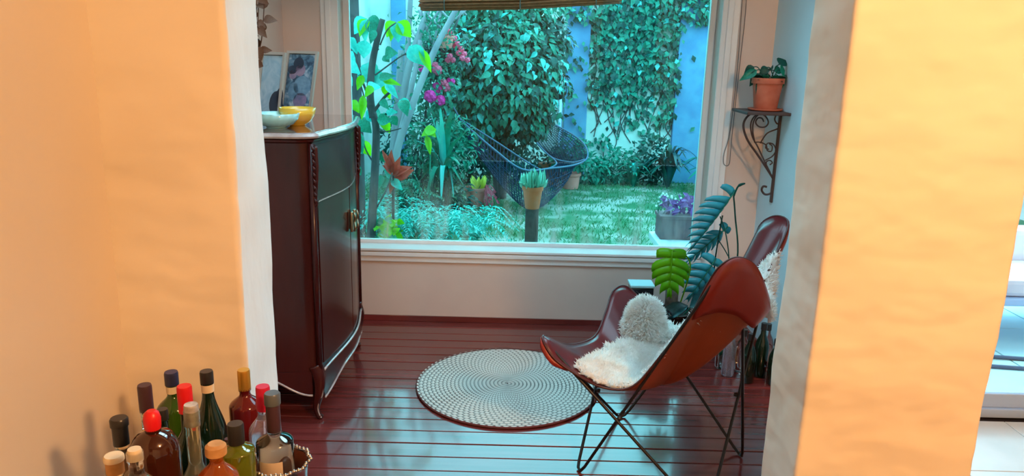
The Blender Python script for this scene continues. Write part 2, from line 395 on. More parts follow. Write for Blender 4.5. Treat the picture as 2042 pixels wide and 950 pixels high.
# plank floor: every board is a piece
fl = structure('floor', MB().box((-1.46, 1.55, -.12), (1.47, YW + .15, -.022)), M['gap'])
bw = .1075
for i in range(27):
    y1 = YW - i * bw; y0 = y1 - bw + .0065
    if y0 < 1.55: break
    dz = random.uniform(-.0012, .0008)
    b = MB().box((-1.34, y0, -.022), (1.47, y1, dz), .002).build('floor_board', M['plank'], fl)
    b.data.polygons.foreach_set('use_smooth', [False] * len(b.data.polygons))
ft = structure('floor_tiled', MB().box((-1.13, -2.5, -.12), (4.2, 1.55, -.01)).box((1.47, 1.55, -.12), (4.2, 3.42, -.01)), M['gap'])
for i in range(6):
    for j in range(6):
        x0 = 1.47 + i * .45; y0 = 1.0 + j * .45
        if y0 < 1.5 or x0 + .44 > 4.2 or y0 + .44 > 3.3: continue
        MB().box((x0, y0, -.01), (x0 + .446, y0 + .446, 0), .002).build('floor_tile', M['tile'], ft)
# glazed sliding door to the patio
dr = bpy.data.objects.new('door_1', None); COL.objects.link(dr); dr['kind'] = 'structure'; dr.location = (2.6, 3.3, 0); dr.matrix_world = Matrix.Translation(dr.location)
MB().box((1.60, 3.28, 0), (4.2, 3.36, .045), .004).build('door_track', M['steel'], dr)
for x0 in (1.62, 2.90):
    x1 = x0 + 1.28
    MB().box((x0, 3.30, .045), (x1, 3.34, .115), .004).build('bottom_rail', M['steel'], dr)
    MB().box((x0, 3.30, 2.03), (x1, 3.34, 2.1), .004).build('top_rail', M['steel'], dr)
    MB().box((x0, 3.30, .115), (x0 + .06, 3.34, 2.03), .004).build('stile', M['steel'], dr)
    MB().box((x1 - .06, 3.30, .115), (x1, 3.34, 2.03), .004).build('stile', M['steel'], dr)
    MB().box((x0 + .06, 3.316, .115), (x1 - .06, 3.322, 2.03)).build('glass_pane', M['roof_glass'], dr)
structure('wall_door_header', MB().box((1.60, 3.28, 2.1), (4.2, 3.42, 2.6)), M['white_wall'])
# outside ground
structure('ground_lawn', MB().box((-1.9, YW + .15, -.2), (5.6, 10.1, -.0)), M['lawn'])
pt = structure('ground_patio', MB().box((1.75, 3.42, -.12), (5.6, 6.6, .004)), M['gap'])
for i in range(7):
    for j in range(6):
        MB().box((1.76 + i * .55, 3.43 + j * .53, .004), (2.30 + i * .55, 3.955 + j * .53, .02), .004).build('paving_slab', M['patio'], pt)
structure('wall_garden_back', MB().box((-1.9, 10.0, 0), (5.6, 10.2, 3.0)), M['garden_wall'])
structure('wall_garden_left', MB().box((-2.05, YW + .15, 0), (-1.9, 10.2, 2.9)), M['garden_wall'])
structure('wall_garden_right', MB().box((5.6, 3.42, 0), (5.75, 10.2, 2.9)), M['garden_wall'])
structure('trim_pilaster_1', MB().box((.64, 9.88, 0), (.94, 10.0, 3.0), .01), M['blue_wall'])
structure('trim_pilaster_2', MB().box((2.08, 9.88, 0), (2.44, 10.0, 3.0), .01), M['blue_wall'])
structure('trim_pilaster_3', MB().box((-1.62, 9.90, 0), (-1.44, 10.0, 3.0), .01), M['blue_wall'])
structure('wall_garden_panel', MB().box((.94, 9.96, 0), (2.08, 10.0, 3.0), .004), M['garden_wall_stain'])

# ================================================================== CABINET
def make_cabinet():
    root = empty('side_cabinet', (-1.08, 3.54, 0), 'tall glossy dark red-brown wooden cabinet with curved front and cabriole legs on the left', 'cabinet')
    X0, XF, YA, YB = -1.335, -.860, 3.09, 3.98
    def plan(off=0.0, n=18, z=0):
        """outline seen from above: serpentine front, rounded canted corners, gently bowed side"""
        P = [(X0, YB + off), (X0, YA - off * .9)]
        for k in range(1, 8):
            t = k / 8; P.append((X0 + (XF - .035 - X0) * t, YA - off - .022 * sin(pi * t)))
        P = P[:-2]
        for q in range(7):
            a = q / 6 * pi / 2; P.append((XF - .085 + (.085 + .012 + off) * sin(a), YA + .03 + (.0) - (.042 + off) * cos(a)))
        for k in range(1, n):
            t = k / n; P.append((XF + .012 + off + .052 * sin(pi * t) ** 1.3, YA + .03 + (YB - YA - .06) * t))
        P += [(XF + .012 + off, YB - .03), (XF + off * .6, YB - .006 + off * .6), (XF - .02, YB + off)]
        return P
    def loft(levels, cap=True):
        vs = []; fs = []; n = len(plan())
        for (off, z) in levels:
            vs += [(x, y, z) for x, y in plan(off)]
        for i in range(len(levels) - 1):
            for k in range(n): fs.append((i * n + k, (i) * n + (k + 1) % n, (i + 1) * n + (k + 1) % n, (i + 1) * n + k))
        fs.append(tuple(range(n))[::-1]); fs.append(tuple((len(levels) - 1) * n + k for k in range(n)))
        return MB().add(vs, fs)
    autosmooth(loft([(0, .215), (0, 1.262)]).build('body', M['cabinet'], root), 30)
    autosmooth(loft([(.004, 1.262), (.012, 1.268), (.014, 1.276), (.006, 1.280)]).build('cornice', M['cabinet'], root), 30)
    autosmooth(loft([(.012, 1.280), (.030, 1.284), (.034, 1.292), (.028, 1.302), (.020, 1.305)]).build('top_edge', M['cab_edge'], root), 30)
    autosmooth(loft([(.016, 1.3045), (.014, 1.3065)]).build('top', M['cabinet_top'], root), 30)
    # front: deep upper drawer above one curved door, raised panels following the bow
    def front_strip(z0, z1, t0, t1, out, n=14, zc=None):
        vs = []; fs = []
        for k in range(n + 1):
            t = t0 + (t1 - t0) * k / n; x = XF + .012 + .052 * sin(pi * t) ** 1.3; y = YA + .03 + (YB - YA - .06) * t
            za, zb = (z0, z1) if not callable(z0) else (z0(t), z1(t))
            vs += [(x - .01, y, za), (x + out, y, za), (x + out, y, zb), (x - .01, y, zb)]
        for k in range(n):
            a = k * 4; fs += [(a + i, a + (i + 1) % 4, a + 4 + (i + 1) % 4, a + 4 + i) for i in range(4)]
        fs += [(3, 2, 1, 0), tuple(n * 4 + i for i in range(4))]
        return MB().add(vs, fs)
    autosmooth(front_strip(1.012, 1.25, .03, .97, .006).build('drawer', M['cabinet'], root), 30)
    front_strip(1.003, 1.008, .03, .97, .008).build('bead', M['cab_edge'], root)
    for t0, t1, yy in ((.03, .492, 3.515), (.508, .97, 3.575)):
        door = autosmooth(front_strip(.26, 1.0, t0, t1, .006).build('door', M['cabinet'], root), 30)
        xe = XF + .08
        es = MB().tube(catmull([(xe + .014, yy, .79), (xe + .022, yy - .012, .81), (xe + .014, yy + .008, .835), (xe + .022, yy - .01, .86), (xe + .014, yy, .88)], 4), .005, 6)
        es.box((xe - .004, yy - .014, .785), (xe + .010, yy + .014, .885), .004).build('escutcheon', M['brass'], door, True)
    # shaped apron with pale bead along its curve
    za = lambda t: .165 - .035 * cos(2 * pi * t) - .01 * cos(4 * pi * t)
    autosmooth(front_strip(lambda t: za(t) - .02, lambda t: .245, .0, 1.0, .012, 24).build('front_apron', M['cabinet'], root), 30)
    P = []; Q = []
    for k in range(25):
        t = k / 24; x = XF + .012 + .052 * sin(pi * t) ** 1.3; y = YA + .03 + (YB - YA - .06) * t
        P.append((x + .014, y, .235 + .018 * sin(pi * t))); Q.append((x + .014, y, za(t) - .02))
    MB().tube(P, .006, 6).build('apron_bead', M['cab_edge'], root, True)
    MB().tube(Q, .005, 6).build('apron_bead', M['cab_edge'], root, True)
    vs = []; fs = []
    for k in range(25):
        t = k / 24; x = X0 + .01 + (XF - .03 - X0) * t; y = YA - .022 * sin(pi * t) - .006; zb = .17 - .045 * cos(2 * pi * t)
        vs += [(x, y, zb), (x, y, .24), (x, y + .02, .24), (x, y + .02, zb)]
    for k in range(24):
        a = k * 4; fs += [(a + i, a + (i + 1) % 4, a + 4 + (i + 1) % 4, a + 4 + i) for i in range(4)]
    autosmooth(MB().add(vs, fs).build('side_apron', M['cabinet'], root), 30)
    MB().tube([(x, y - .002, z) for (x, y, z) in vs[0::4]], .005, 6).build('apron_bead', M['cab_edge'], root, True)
    # cabriole legs
    for (x, y, sx, sy) in ((XF - .01, YA + .02, 1, -1), (XF - .01, YB - .02, 1, 1), (X0 + .04, YA + .02, 0, -1), (X0 + .04, YB - .02, 0, 1)):
        q = catmull([(x, y, .26), (x + .018 * sx, y + .008 * sy, .20), (x + .012 * sx, y + .006 * sy, .13), (x - .004 * sx, y, .06), (x + .006 * sx, y + .003 * sy, .018), (x + .022 * sx, y + .010 * sy, .008)], 5)
        rs = [.036 - .022 * min(1, k / (len(q) * .65)) for k in range(len(q))]; rs[-4:] = [.014, .015, .015, .006]
        lg = MB().tube(q, rs, 10).build('leg', M['cabinet'], root, True)
        if sx: MB().tube([p + V((.010 if i > 6 else .018, -.012 * (1 if sy < 0 else -1), 0)) for i, p in enumerate(q[5:-3])], .0035, 5).build('leg_bead', M['cab_edge'], lg, True)
    # slim corner columns with carved leaves at the top
    for y, sy in ((YA + .008, -1), (YB - .008, 1)):
        c = MB().tube([(XF + .012, y, .24), (XF + .012, y, 1.26)], .014, 10).build('corner_column', M['cabinet'], root, True)
        mb = MB()
        for k in range(9):
            z = 1.245 - k * .028; r = .026 - k * .0018
            for sgn in (-1, 1):
                mb.tube(catmull([(XF + .02, y, z - .03), (XF + .028, y + sgn * r * .6, z - .012), (XF + .026, y + sgn * r, z), (XF + .020, y + sgn * r * .8, z + .012)], 4), [.005, .007, .008, .007, .006, .005, .007, .007, .006, .005, .003, .003, .002][:13], 6)
        mb.tube(catmull([(XF + .03, y, 1.25), (XF + .034, y, 1.15), (XF + .026, y, 1.02), (XF + .024, y, .93)], 5), [.012 - .0006 * k for k in range(16)], 7)
        mb.build('carved_ornament', M['cabinet'], c, True)
make_cabinet()

# photographs in frames, bowls, dried plant on the cabinet
def picture_mat(seed, base, dark, light):
    mt = bpy.data.materials.new('photo_print'); mt.use_nodes = True; nt = mt.node_tree; b = nt.nodes['Principled BSDF']; b.inputs['Roughness'].default_value = .12
    tc = nt.nodes.new('ShaderNodeTexCoord'); mp = nt.nodes.new('ShaderNodeMapping'); mp.inputs['Location'].default_value = (seed, seed * .7, 0)
    n = nt.nodes.new('ShaderNodeTexNoise'); n.inputs['Scale'].default_value = 17; n.inputs['Detail'].default_value = 3; n.inputs['Distortion'].default_value = 1.2
    r = nt.nodes.new('ShaderNodeValToRGB'); e = r.color_ramp.elements; e[0].position = .36; e[0].color = (*dark, 1); e[1].position = .66; e[1].color = (*light, 1)
    k = e.new(.5); k.color = (*base, 1)
    nt.links.new(tc.outputs['Object'], mp.inputs[0]); nt.links.new(mp.outputs[0], n.inputs[0]); nt.links.new(n.outputs[0], r.inputs[0]); nt.links.new(r.outputs[0], b.inputs[0]); return mt
def photo_frame(bl, br, h, label, pm, lean=.22, blocks=()):
    bl = V(bl); br = V(br); x = (br - bl); w = x.length; x.normalize(); back = V((0, 0, 1)).cross(x); up = (V((0, 0, 1)) + back * lean).normalized(); nrm = x.cross(up) # towards the viewer
    root = empty('photo_frame', (bl + br) / 2, label, 'picture frame', 'framed photographs on the cabinet')
    def q(u, v, d): return bl + x * u + up * v + nrm * d
    def slab(mb, u0, u1, v0, v1, d0, d1):
        c = [q(u, v, d) for d in (d0, d1) for (u, v) in ((u0, v0), (u1, v0), (u1, v1), (u0, v1))]
        return mb.add(c, [(3, 2, 1, 0), (4, 5, 6, 7), (0, 1, 5, 4), (1, 2, 6, 5), (2, 3, 7, 6), (3, 0, 4, 7)])
    t = .014
    mb = MB(); slab(mb, 0, w, 0, t, -.006, .008); slab(mb, 0, w, h - t, h, -.006, .008); slab(mb, 0, t, t, h - t, -.006, .008); slab(mb, w - t, w, t, h - t, -.006, .008)
    mb.build('frame', M['frame_silver'], root)
    slab(MB(), t, w - t, t, h - t, -.006, -.001).build('backing', M['black'], root)
    pr = slab(MB(), t + .003, w - t - .003, t + .003, h - t - .003, -.002, .002).build('photo_print', pm, root)
    for (u, v, r1, r2, c) in blocks:
        vs = [q(w * u + r1 * w * cos(a * pi / 8), h * v + r2 * h * sin(a * pi / 8), .0026) for a in range(16)]
        mesh_obj('printed_figure', vs, [tuple(range(16))], c, pr)
    slab(MB(), w * .46, w * .54, -.0, h * .6, -.05, -.044)
    # strut foot behind
    MB().tube([q(w * .5, h * .62, -.006), V((q(w * .5, 0, 0).x, q(w * .5, 0, 0).y, 1.309)) + back * (h * .38)], .004, 6).build('easel_strut', M['black'], root)
ZC = 1.3075
f_dark = pure('print_dark', (.03, .05, .09)); f_skin = pure('print_skin', (.34, .26, .38), c2=(.22, .18, .30), scale=30); f_pale = pure('print_pale', (.20, .36, .52), c2=(.10, .22, .36), scale=30); f_lilac = pure('print_lilac', (.26, .20, .36), c2=(.14, .16, .28), scale=30); f_sky = pure('print_sky', (.36, .60, .80))
photo_frame((-1.245, 3.975, ZC), (-1.065, 3.915, ZC), .335, 'silver-framed photo of two people leaning on the cabinet behind the bowls', picture_mat(1.3, (.10, .22, .34), (.03, .07, .13), (.40, .52, .66)), .30,
            [(.42, .80, .17, .10, f_dark), (.50, .70, .16, .10, f_skin), (.28, .62, .12, .07, f_skin), (.24, .70, .15, .07, f_dark), (.62, .45, .28, .16, f_pale), (.35, .36, .16, .14, f_pale), (.60, .22, .22, .12, f_lilac)])
photo_frame((-1.325, 3.84, ZC), (-1.178, 3.76, ZC), .32, 'framed photo with pale blue sky partly hidden behind the white wall edge', picture_mat(4.1, (.36, .60, .80), (.30, .54, .74), (.45, .68, .85)), .20,
            [(.80, .20, .28, .20, f_dark), (.92, .32, .14, .13, f_dark)])
def bowl(name, c, r, h, m, label, flute=0):
    c = V(c); mb = MB(); prof = [(r * .42, 0), (r * .45, .005), (r * .72, h * .22), (r * .92, h * .58), (r, h), (r * .965, h), (r * .88, h * .60), (r * .66, h * .28), (.004, h * .12)]
    mb.lathe(prof, c, 40, False)
    if flute:
        n = 40; nv = []
        for i, v in enumerate(mb.v):
            k = i % n; lvl = i // n; s = 1 + (.035 * (1 if k % 2 else -1) if 2 <= lvl <= 6 else 0); nv.append((c.x + (v[0] - c.x) * s, c.y + (v[1] - c.y) * s, v[2]))
        mb.v = nv
    o = mb.build(name, m, None, True); tag(o, label, 'bowl'); return o
bowl('ceramic_bowl', ATZ(589, 251, ZC) + V((0, .04, 0)), .082, .078, M['yellow'], 'yellow ceramic bowl on the cabinet behind the pale blue bowl')
bowl('glass_bowl', ATZ(562, 252, ZC) + V((-.01, -.045, 0)), .098, .062, M['blueglass'], 'fluted pale blue glass bowl at the near edge of the cabinet top', 1)
def dried_plant():
    base = V((-1.235, 3.50, ZC))
    root = empty('dried_plant', base, 'dry brown leafy stems in a dark vase behind the photo frames', 'plant')
    autosmooth(MB().lathe([(.03, 0), (.045, .03), (.05, .08), (.03, .14), (.024, .17), (.03, .19), (.024, .19), (.018, .16)], base, 20).build('vase', M['black'], root), 40)
    P = []; D = []; U = []; L = []; Wd = []
    for k in range(9):
        a = random.uniform(-1, 1); top = base + V((random.uniform(-.06, .12), random.uniform(-.12, .12), random.uniform(.38, .66)))
        pts = catmull([base + V((0, 0, .17)), base.lerp(top, .5) + V((random.uniform(-.03, .03), 0, .05)), top], 6)
        MB().tube(pts, .0025, 5).build('stem', M['dried'], root)
        for i in range(9):
            p = pts[3 + i % (len(pts) - 3)]; 
            d = V((random.uniform(-1, 1), random.uniform(-1, 1), random.uniform(-.8, .8))).normalized()
            leaf(root, p, p + d * random.uniform(.04, .065), random.uniform(.035, .05), 'dried')
    return root
dried_plant()

# ================================================================== ROUND RUG
def rug():
    c = V((-.005, 3.505, 0)); R = .458; TH = .018
    root = empty('round_rug', c, 'round coiled pale grey woven rug lying on the plank floor', 'rug')
    ncoil = 23; nr = ncoil * 5; na = 540
    r = np.linspace(.004, R, nr); a = np.linspace(0, 2 * pi, na, endpoint=False)
    rr, aa = np.meshgrid(r, a, indexing='ij')
    ph = rr / R * ncoil + aa / (2 * pi)
    coil = np.abs(np.sin(np.pi * ph)) ** .6
    k = np.floor(ph); nst = 80
    st = np.abs(np.sin(aa * nst / 2 + (k % 2) * pi / 2 + rr * 14))
    z = .006 + .0085 * coil * (.40 + .60 * st ** .7)
    vs = np.stack([c.x + rr * np.cos(aa), c.y + rr * np.sin(aa), z], -1).reshape(-1, 3)
    i, j = np.meshgrid(np.arange(nr - 1), np.arange(na), indexing='ij'); j2 = (j + 1) % na
    f = np.stack([i * na + j, (i + 1) * na + j, (i + 1) * na + j2, i * na + j2], -1).reshape(-1, 4)
    me = bpy.data.meshes.new('woven_coils'); me.vertices.add(len(vs)); me.vertices.foreach_set('co', vs.reshape(-1))
    me.loops.add(f.size); me.loops.foreach_set('vertex_index', f.reshape(-1).astype(np.int32)); me.polygons.add(len(f)); me.polygons.foreach_set('loop_start', np.arange(0, f.size, 4, dtype=np.int32))
    me.update(calc_edges=True)
    # colour follows the weave: stitch dashes, plus shade painted into the grooves
    col = me.attributes.new('weave_shade', 'FLOAT', 'POINT'); weave_shade = ((coil * (.25 + .75 * st)).reshape(-1)).astype(np.float32); col.data.foreach_set('value', weave_shade)
    mt = bpy.data.materials.new('woven_cord'); mt.use_nodes = True; nt = mt.node_tree; b = nt.nodes['Principled BSDF']; b.inputs['Roughness'].default_value = .8
    at = nt.nodes.new('ShaderNodeAttribute'); at.attribute_name = 'weave_shade'; rp_ = nt.nodes.new('ShaderNodeValToRGB')
    rp_.color_ramp.elements[0].position = .22; rp_.color_ramp.elements[0].color = (.09, .075, .07, 1); rp_.color_ramp.elements[1].position = .62; rp_.color_ramp.elements[1].color = (.58, .55, .51, 1)
    nt.links.new(at.outputs['Fac'], rp_.inputs[0]); nt.links.new(rp_.outputs[0], b.inputs[0])
    me.materials.append(mt); o = bpy.data.objects.new('woven_coils', me); COL.objects.link(o); o.parent = root; o.matrix_parent_inverse = root.matrix_world.inverted()
    MB().lathe([(R * .98, .001), (R + .002, .002), (R + .006, .007), (R + .002, .013), (R - .006, .012)], c, 120, False).build('rug_edge', pure('dark_red_cord', (.13, .03, .028), rough=.85, bump=.5, bscale=80), root, True)
rug()

# ================================================================== BUTTERFLY CHAIR
def butterfly_chair():
    root = empty('butterfly_chair', (.64, 2.81, 0), 'brown leather butterfly chair on a crossed black iron rod frame', 'chair')
    F = [V((.298, 2.718, .007)), V((.743, 2.447, .007)), V((.996, 2.868, .007)), V((.537, 3.19, .007))]
    T = [AT(1096, 690, 2.69), AT(1462, 536, 2.46), AT(1548, 452, 3.19), AT(1245, 588, 3.33)]   # tip above foot i
    order = [(0, 1), (0, 3), (2, 1), (2, 3), (1, 0), (1, 2), (3, 0), (3, 2)]
    # each rod runs from a tip down to a neighbouring foot
    for ti, fi in order:
        t = T[ti]; f = F[fi]; other = [q for (p, q) in order if p == ti and q != fi][0]
        d = (f - t).normalized()
        side = (F[fi] - F[other]).normalized() * .038
        t2 = t + side
        oth_t = [p for (p, q) in order if q == fi and p != ti][0]
        fs = (T[ti] - T[oth_t]); fs.z = 0; fs = fs.normalized() * .020
        f2 = f + fs
        P = [t + V((0, 0, .006)), t + side * .7, t2 + (f2 - t2) * .03, t2.lerp(f2, .5), f2 + (t2 - f2) * .03, f + fs * .7 + V((0, 0, .002)), f]
        MB().tube(P, .0062, 8).build('frame_rod', M['iron'], root, True)
    # small weld collars where rods cross low down
    for (a, b) in (((0, 1), (1, 0)), ((2, 3), (3, 2)), ((0, 3), (3, 0)), ((1, 2), (2, 1))):
        p = (T[a[0]].lerp(F[a[1]], .62) + T[b[0]].lerp(F[b[1]], .62)) / 2
        def near(p1, p2, q1, q2):
            u = p2 - p1; v = q2 - q1; w = p1 - q1; A = u.dot(u); B = u.dot(v); Cc = v.dot(v); D_ = u.dot(w); E_ = v.dot(w); den = A * Cc - B * B
            s = (B * E_ - Cc * D_) / den; t = (A * E_ - B * D_) / den; return p1 + u * s, q1 + v * t
        s1, s2 = near(T[a[0]], F[a[1]], T[b[0]], F[b[1]])
        if (s1 - s2).length < .12: MB().tube([s1, s2 + V((0, .0005, 0))], .009, 8).build('weld_collar', M['iron'], root, True)
    # leather sling: outline in space, then a sagging skin towards the seat's low point
    L = [AT(1083, 670, 2.68), AT(1102, 712, 2.62), AT(1150, 748, 2.60), AT(1205, 774, 2.60), AT(1262, 771, 2.58), AT(1320, 707, 2.55), AT(1375, 632, 2.52), AT(1412, 566, 2.48), AT(1438, 530, 2.45), AT(1472, 514, 2.44), AT(1508, 534, 2.44), AT(1532, 598, 2.50),
         V((.95, 2.66, .77)), V((1.0, 2.85, .745)), V((1.08, 3.0, .80)), AT(1572, 450, 3.12), AT(1546, 431, 3.20), AT(1514, 452, 3.24), AT(1500, 510, 3.22), AT(1470, 580, 3.20), AT(1400, 640, 3.20), AT(1340, 650, 3.22), AT(1282, 600, 3.30), AT(1247, 571, 3.34), AT(1222, 582, 3.28), AT(1208, 622, 3.18), AT(1185, 672, 3.05), AT(1130, 688, 2.85)]
    O = catmull(L, 6, True); N = len(O)
    C0 = V((.62, 2.84, .335))
    def bowlpt(k, r):
        o = O[int(k) % N]; f = k - int(k)
        if f: o = o.lerp(O[(int(k) + 1) % N], f)
        h = C0.lerp(o, r); z = C0.z + (o.z - C0.z) * (r ** 1.45)
        return V((h.x, h.y, z))
    NR = 16
    def sling(off):
        vs = [C0 + V((0, 0, off))]; fs = []
        for i in range(1, NR + 1):
            for k in range(N): vs.append(bowlpt(k, i / NR) + V((0, 0, off)))
        for k in range(N): fs.append((0, 1 + k, 1 + (k + 1) % N))
        for i in range(NR - 1):
            for k in range(N):
                a = 1 + i * N; b = a + N; fs.append((a + k, b + k, b + (k + 1) % N, a + (k + 1) % N))
        return vs, fs
    vs, fs = sling(0)
    o = mesh_obj('leather_sling', vs, fs, M['leather'], root, True)
    o.data.materials.append(M['leather_out'])
    md = o.modifiers.new('thick', 'SOLIDIFY'); md.thickness = .005; md.offset = 0; md.material_offset = 1; md.material_offset_rim = 1
    MB().tube(O, .0045, 6, True).build('edge_binding', pure('dark_binding', (.06, .012, .012), rough=.4), o, True)
    # pockets folded under each tip, holding the rods
    for ctr, span in ((0, 9), (9 * 6, 16), (16 * 6, 13), (23 * 6, 9)):
        vs = []; fs = []; m = 2 * span + 1; rows = 7
        for j in range(rows):
            for q in range(-span, span + 1):
                rr = 1.004 - (j / (rows - 1)) * (.23 if span > 10 else .20) * (1 - .55 * (abs(q) / span) ** 2)
                p = bowlpt(ctr + q, rr); n = (bowlpt(ctr + q, rr) - C0); n.z = 0; n.normalize()
                bulge = .026 * min(1, j * .8) * (1 - (abs(q) / span) ** 6)
                vs.append(p + n * (bulge + .004) - V((0, 0, bulge * .5 + .003)))
        for j in range(rows - 1):
            for q in range(m - 1): fs.append((j * m + q, j * m + q + 1, (j + 1) * m + q + 1, (j + 1) * m + q))
        pk = mesh_obj('tip_pocket', vs, fs, M['pocket'], o, True)
        md = pk.modifiers.new('thick', 'SOLIDIFY'); md.thickness = .003; md.offset = 0
        
    return root, bowlpt, N, C0, O
chair, bowlpt, NO, C0, OUT = butterfly_chair()

def fur(name, pts_n, parent, count_len, mname='wool', seed=1, width=.006):
    P, Nn = pts_n; P = np.array(P); Nn = np.array(Nn); r = np.random.default_rng(seed)
    n = len(P); D = Nn + r.normal(0, .32, (n, 3)); D[:, 2] -= .06
    U = r.normal(0, 1, (n, 3))
    return scatter(name, mname, P, D, U, r.uniform(.6, 1.15, n) * count_len, np.full(n, width), parent, T2)

def sheepskin():
    root = empty('sheepskin', (.66, 2.95, .42), 'cream sheepskin draped over the seat and back of the leather chair', 'sheepskin')
    # reach of the skin as a share of the sling radius, by outline point index (29 points x 6)
    reach = {0: .62, 1: .80, 2: .93, 3: .95, 4: .94, 5: .93, 6: .90, 7: .82, 8: .70, 9: .58, 10: .62, 11: .84, 12: 1.10, 13: 1.16, 14: 1.13, 15: .76, 16: .62, 17: .62, 18: .8, 19: .97, 20: .99, 21: .99, 22: .60, 23: .45, 24: .45, 25: .62, 26: .80, 27: .74}
    def R(k):
        i = int(k // 6) % 28; t = (k % 6) / 6; a, b = reach[i], reach[(i + 1) % 28]
        return (a + (b - a) * t) * (1 + .03 * sin(k * 1.7))
    def pt(k, u):
        r = R(k) * u
        if r <= 1: p = bowlpt(k, r); over = 0
        else:
            p = bowlpt(k, 1); over = (r - 1)
            n = p - C0; n.z = 0; n.normalize(); p = p + n * (.03 * min(1, over * 8)) - V((0, 0, over * .62))
        return p
    def nrm(k, u, p):
        r = R(k) * u; n = (C0 + V((0, 0, .35)) - p).normalized()
        if r > .9:
            h = V((p.x - C0.x, p.y - C0.y, 0)).normalized(); f = min(1, (r - .9) / .14); n = (n * max(0, 1 - 2 * f) + V((0, 0, 1)) * (1 - abs(2 * f - 1)) + h * max(0, 2 * f - 1)).normalized()
        return n
    def thick(k, u): return .030 * min(1, (1 - u) * 7 + .35)
    NR = 14; vs = []; fs = []
    C1 = C0 + V((0, 0, .03)); vs.append(C1)
    for i in range(1, NR + 1):
        for k in range(NO):
            u = i / NR; p = pt(k, u); n = nrm(k, u, p)
            lump = 1 + .5 * noise.noise(p * 14)
            vs.append(p + n * thick(k, u) * lump)
    for k in range(NO): fs.append((0, 1 + k, 1 + (k + 1) % NO))
    for i in range(NR - 1):
        for k in range(NO):
            a = 1 + i * NO; b = a + NO; fs.append((a + k, b + k, b + (k + 1) % NO, a + (k + 1) % NO))
    hide = mesh_obj('hide', vs, fs, M['wool'], root, True)
    md = hide.modifiers.new('thick', 'SOLIDIFY'); md.thickness = .012; md.offset = 0
    P = []; Nn = []
    for _ in range(30000):
        k = random.uniform(0, NO); u = sqrt(random.random()) * .995 + .005; kk = int(k); p = pt(kk, u).lerp(pt(kk + 1, u), k - kk)
        n = nrm(kk, u, p)
        edge = max(0, (u - .88) / .12); outv = (p - C0).normalized()
        P.append(p + n * thick(kk, u) * .8); Nn.append((n * (1 - .6 * edge) + outv * edge * .9).normalized())
    fur('wool_pile', (P, Nn), root, .026, 'wool', 3, .007)
    # the stiff leg of the skin standing up at the far side
    c = V((.595, 3.11, .39)); ax = V((.02, .03, 1)).normalized(); P = []; Nn = []; vs = []; fs = []; n1, n2 = 12, 18
    def lobe(t, a):
        w = (.110 - .062 * t ** .8) * sqrt(max(0, 1 - max(0, (t - .72) / .28) ** 2)) + .001
        return c + V((cos(a) * w * 1.1, sin(a) * w * .70, t * .225))
    for i in range(n1 + 1):
        for k in range(n2): vs.append(lobe(i / n1, 2 * pi * k / n2))
    for i in range(n1):
        for k in range(n2): fs.append((i * n2 + k, i * n2 + (k + 1) % n2, (i + 1) * n2 + (k + 1) % n2, (i + 1) * n2 + k))
    fs.append(tuple(range(n2))[::-1]); fs.append(tuple(n1 * n2 + k for k in range(n2)))
    lb = mesh_obj('wool_fold', vs, fs, M['wool'], root, True)
    for _ in range(5000):
        t = random.random() ** .8; a = random.uniform(0, 2 * pi); p = lobe(t, a); P.append(p); n = V((cos(a), sin(a), .2 + 1.6 * max(0, t - .5))); Nn.append(n.normalized())
    fur('wool_pile', (P, Nn), root, .026, 'wool', 5, .007)
sheepskin()

# ================================================================== BOTTLES ON THE CART
def cart():
    root = empty('drinks_cart', (-.62, 1.42, 0), 'small dark wooden cart holding the bottles in the lower left corner', 'cart')
    pl = [(-.90, 1.10), (-.36, 1.10), (-.355, 1.26), (-.40, 1.40), (-.47, 1.50), (-.56, 1.60), (-.585, 1.67), (-.90, 1.67)]; n_ = len(pl)
    MB().add([(x, y, .612) for x, y in pl] + [(x, y, .64) for x, y in pl], [tuple(range(n_))[::-1], tuple(range(n_, 2 * n_))] + [(k, (k + 1) % n_, n_ + (k + 1) % n_, n_ + k) for k in range(n_)]).build('top', M['cart'], root)
    MB().box((-.87, 1.13, .16), (-.42, 1.36, .18), .004).build('shelf', M['cart'], root)
    for x, y in ((-.87, 1.13), (-.40, 1.13), (-.87, 1.64), (-.62, 1.64)):
        if 1: MB().tube([(x, y, 0), (x, y, .613)], .014, 10).build('leg', M['cart'], root, True)
cart()
ZT = .64
GL = {}
def gmat(name, c, trans=1.0, rough=.03, ior=1.4, dark=False):
    if name not in GL: GL[name] = mat('glass_' + name, c, rough, trans=trans, ior=ior, coat=.6)
    return GL[name]
CLR = gmat('clear', (.93, .95, .95)); WINE = gmat('tinted_wine', (.90, .80, .58)); OLIVE = gmat('olive', (.30, .36, .02), .75); GREEN = gmat('green', (.05, .16, .012), .7)
DKG = gmat('dark_green', (.006, .022, .012), .3); RED = gmat('ruby', (.16, .006, .008), .45); BRN = gmat('brown', (.075, .016, .008), .5); AMB = gmat('amber', (.75, .17, .01), .8); LIL = gmat('lilac_clear', (.66, .60, .70), .8)
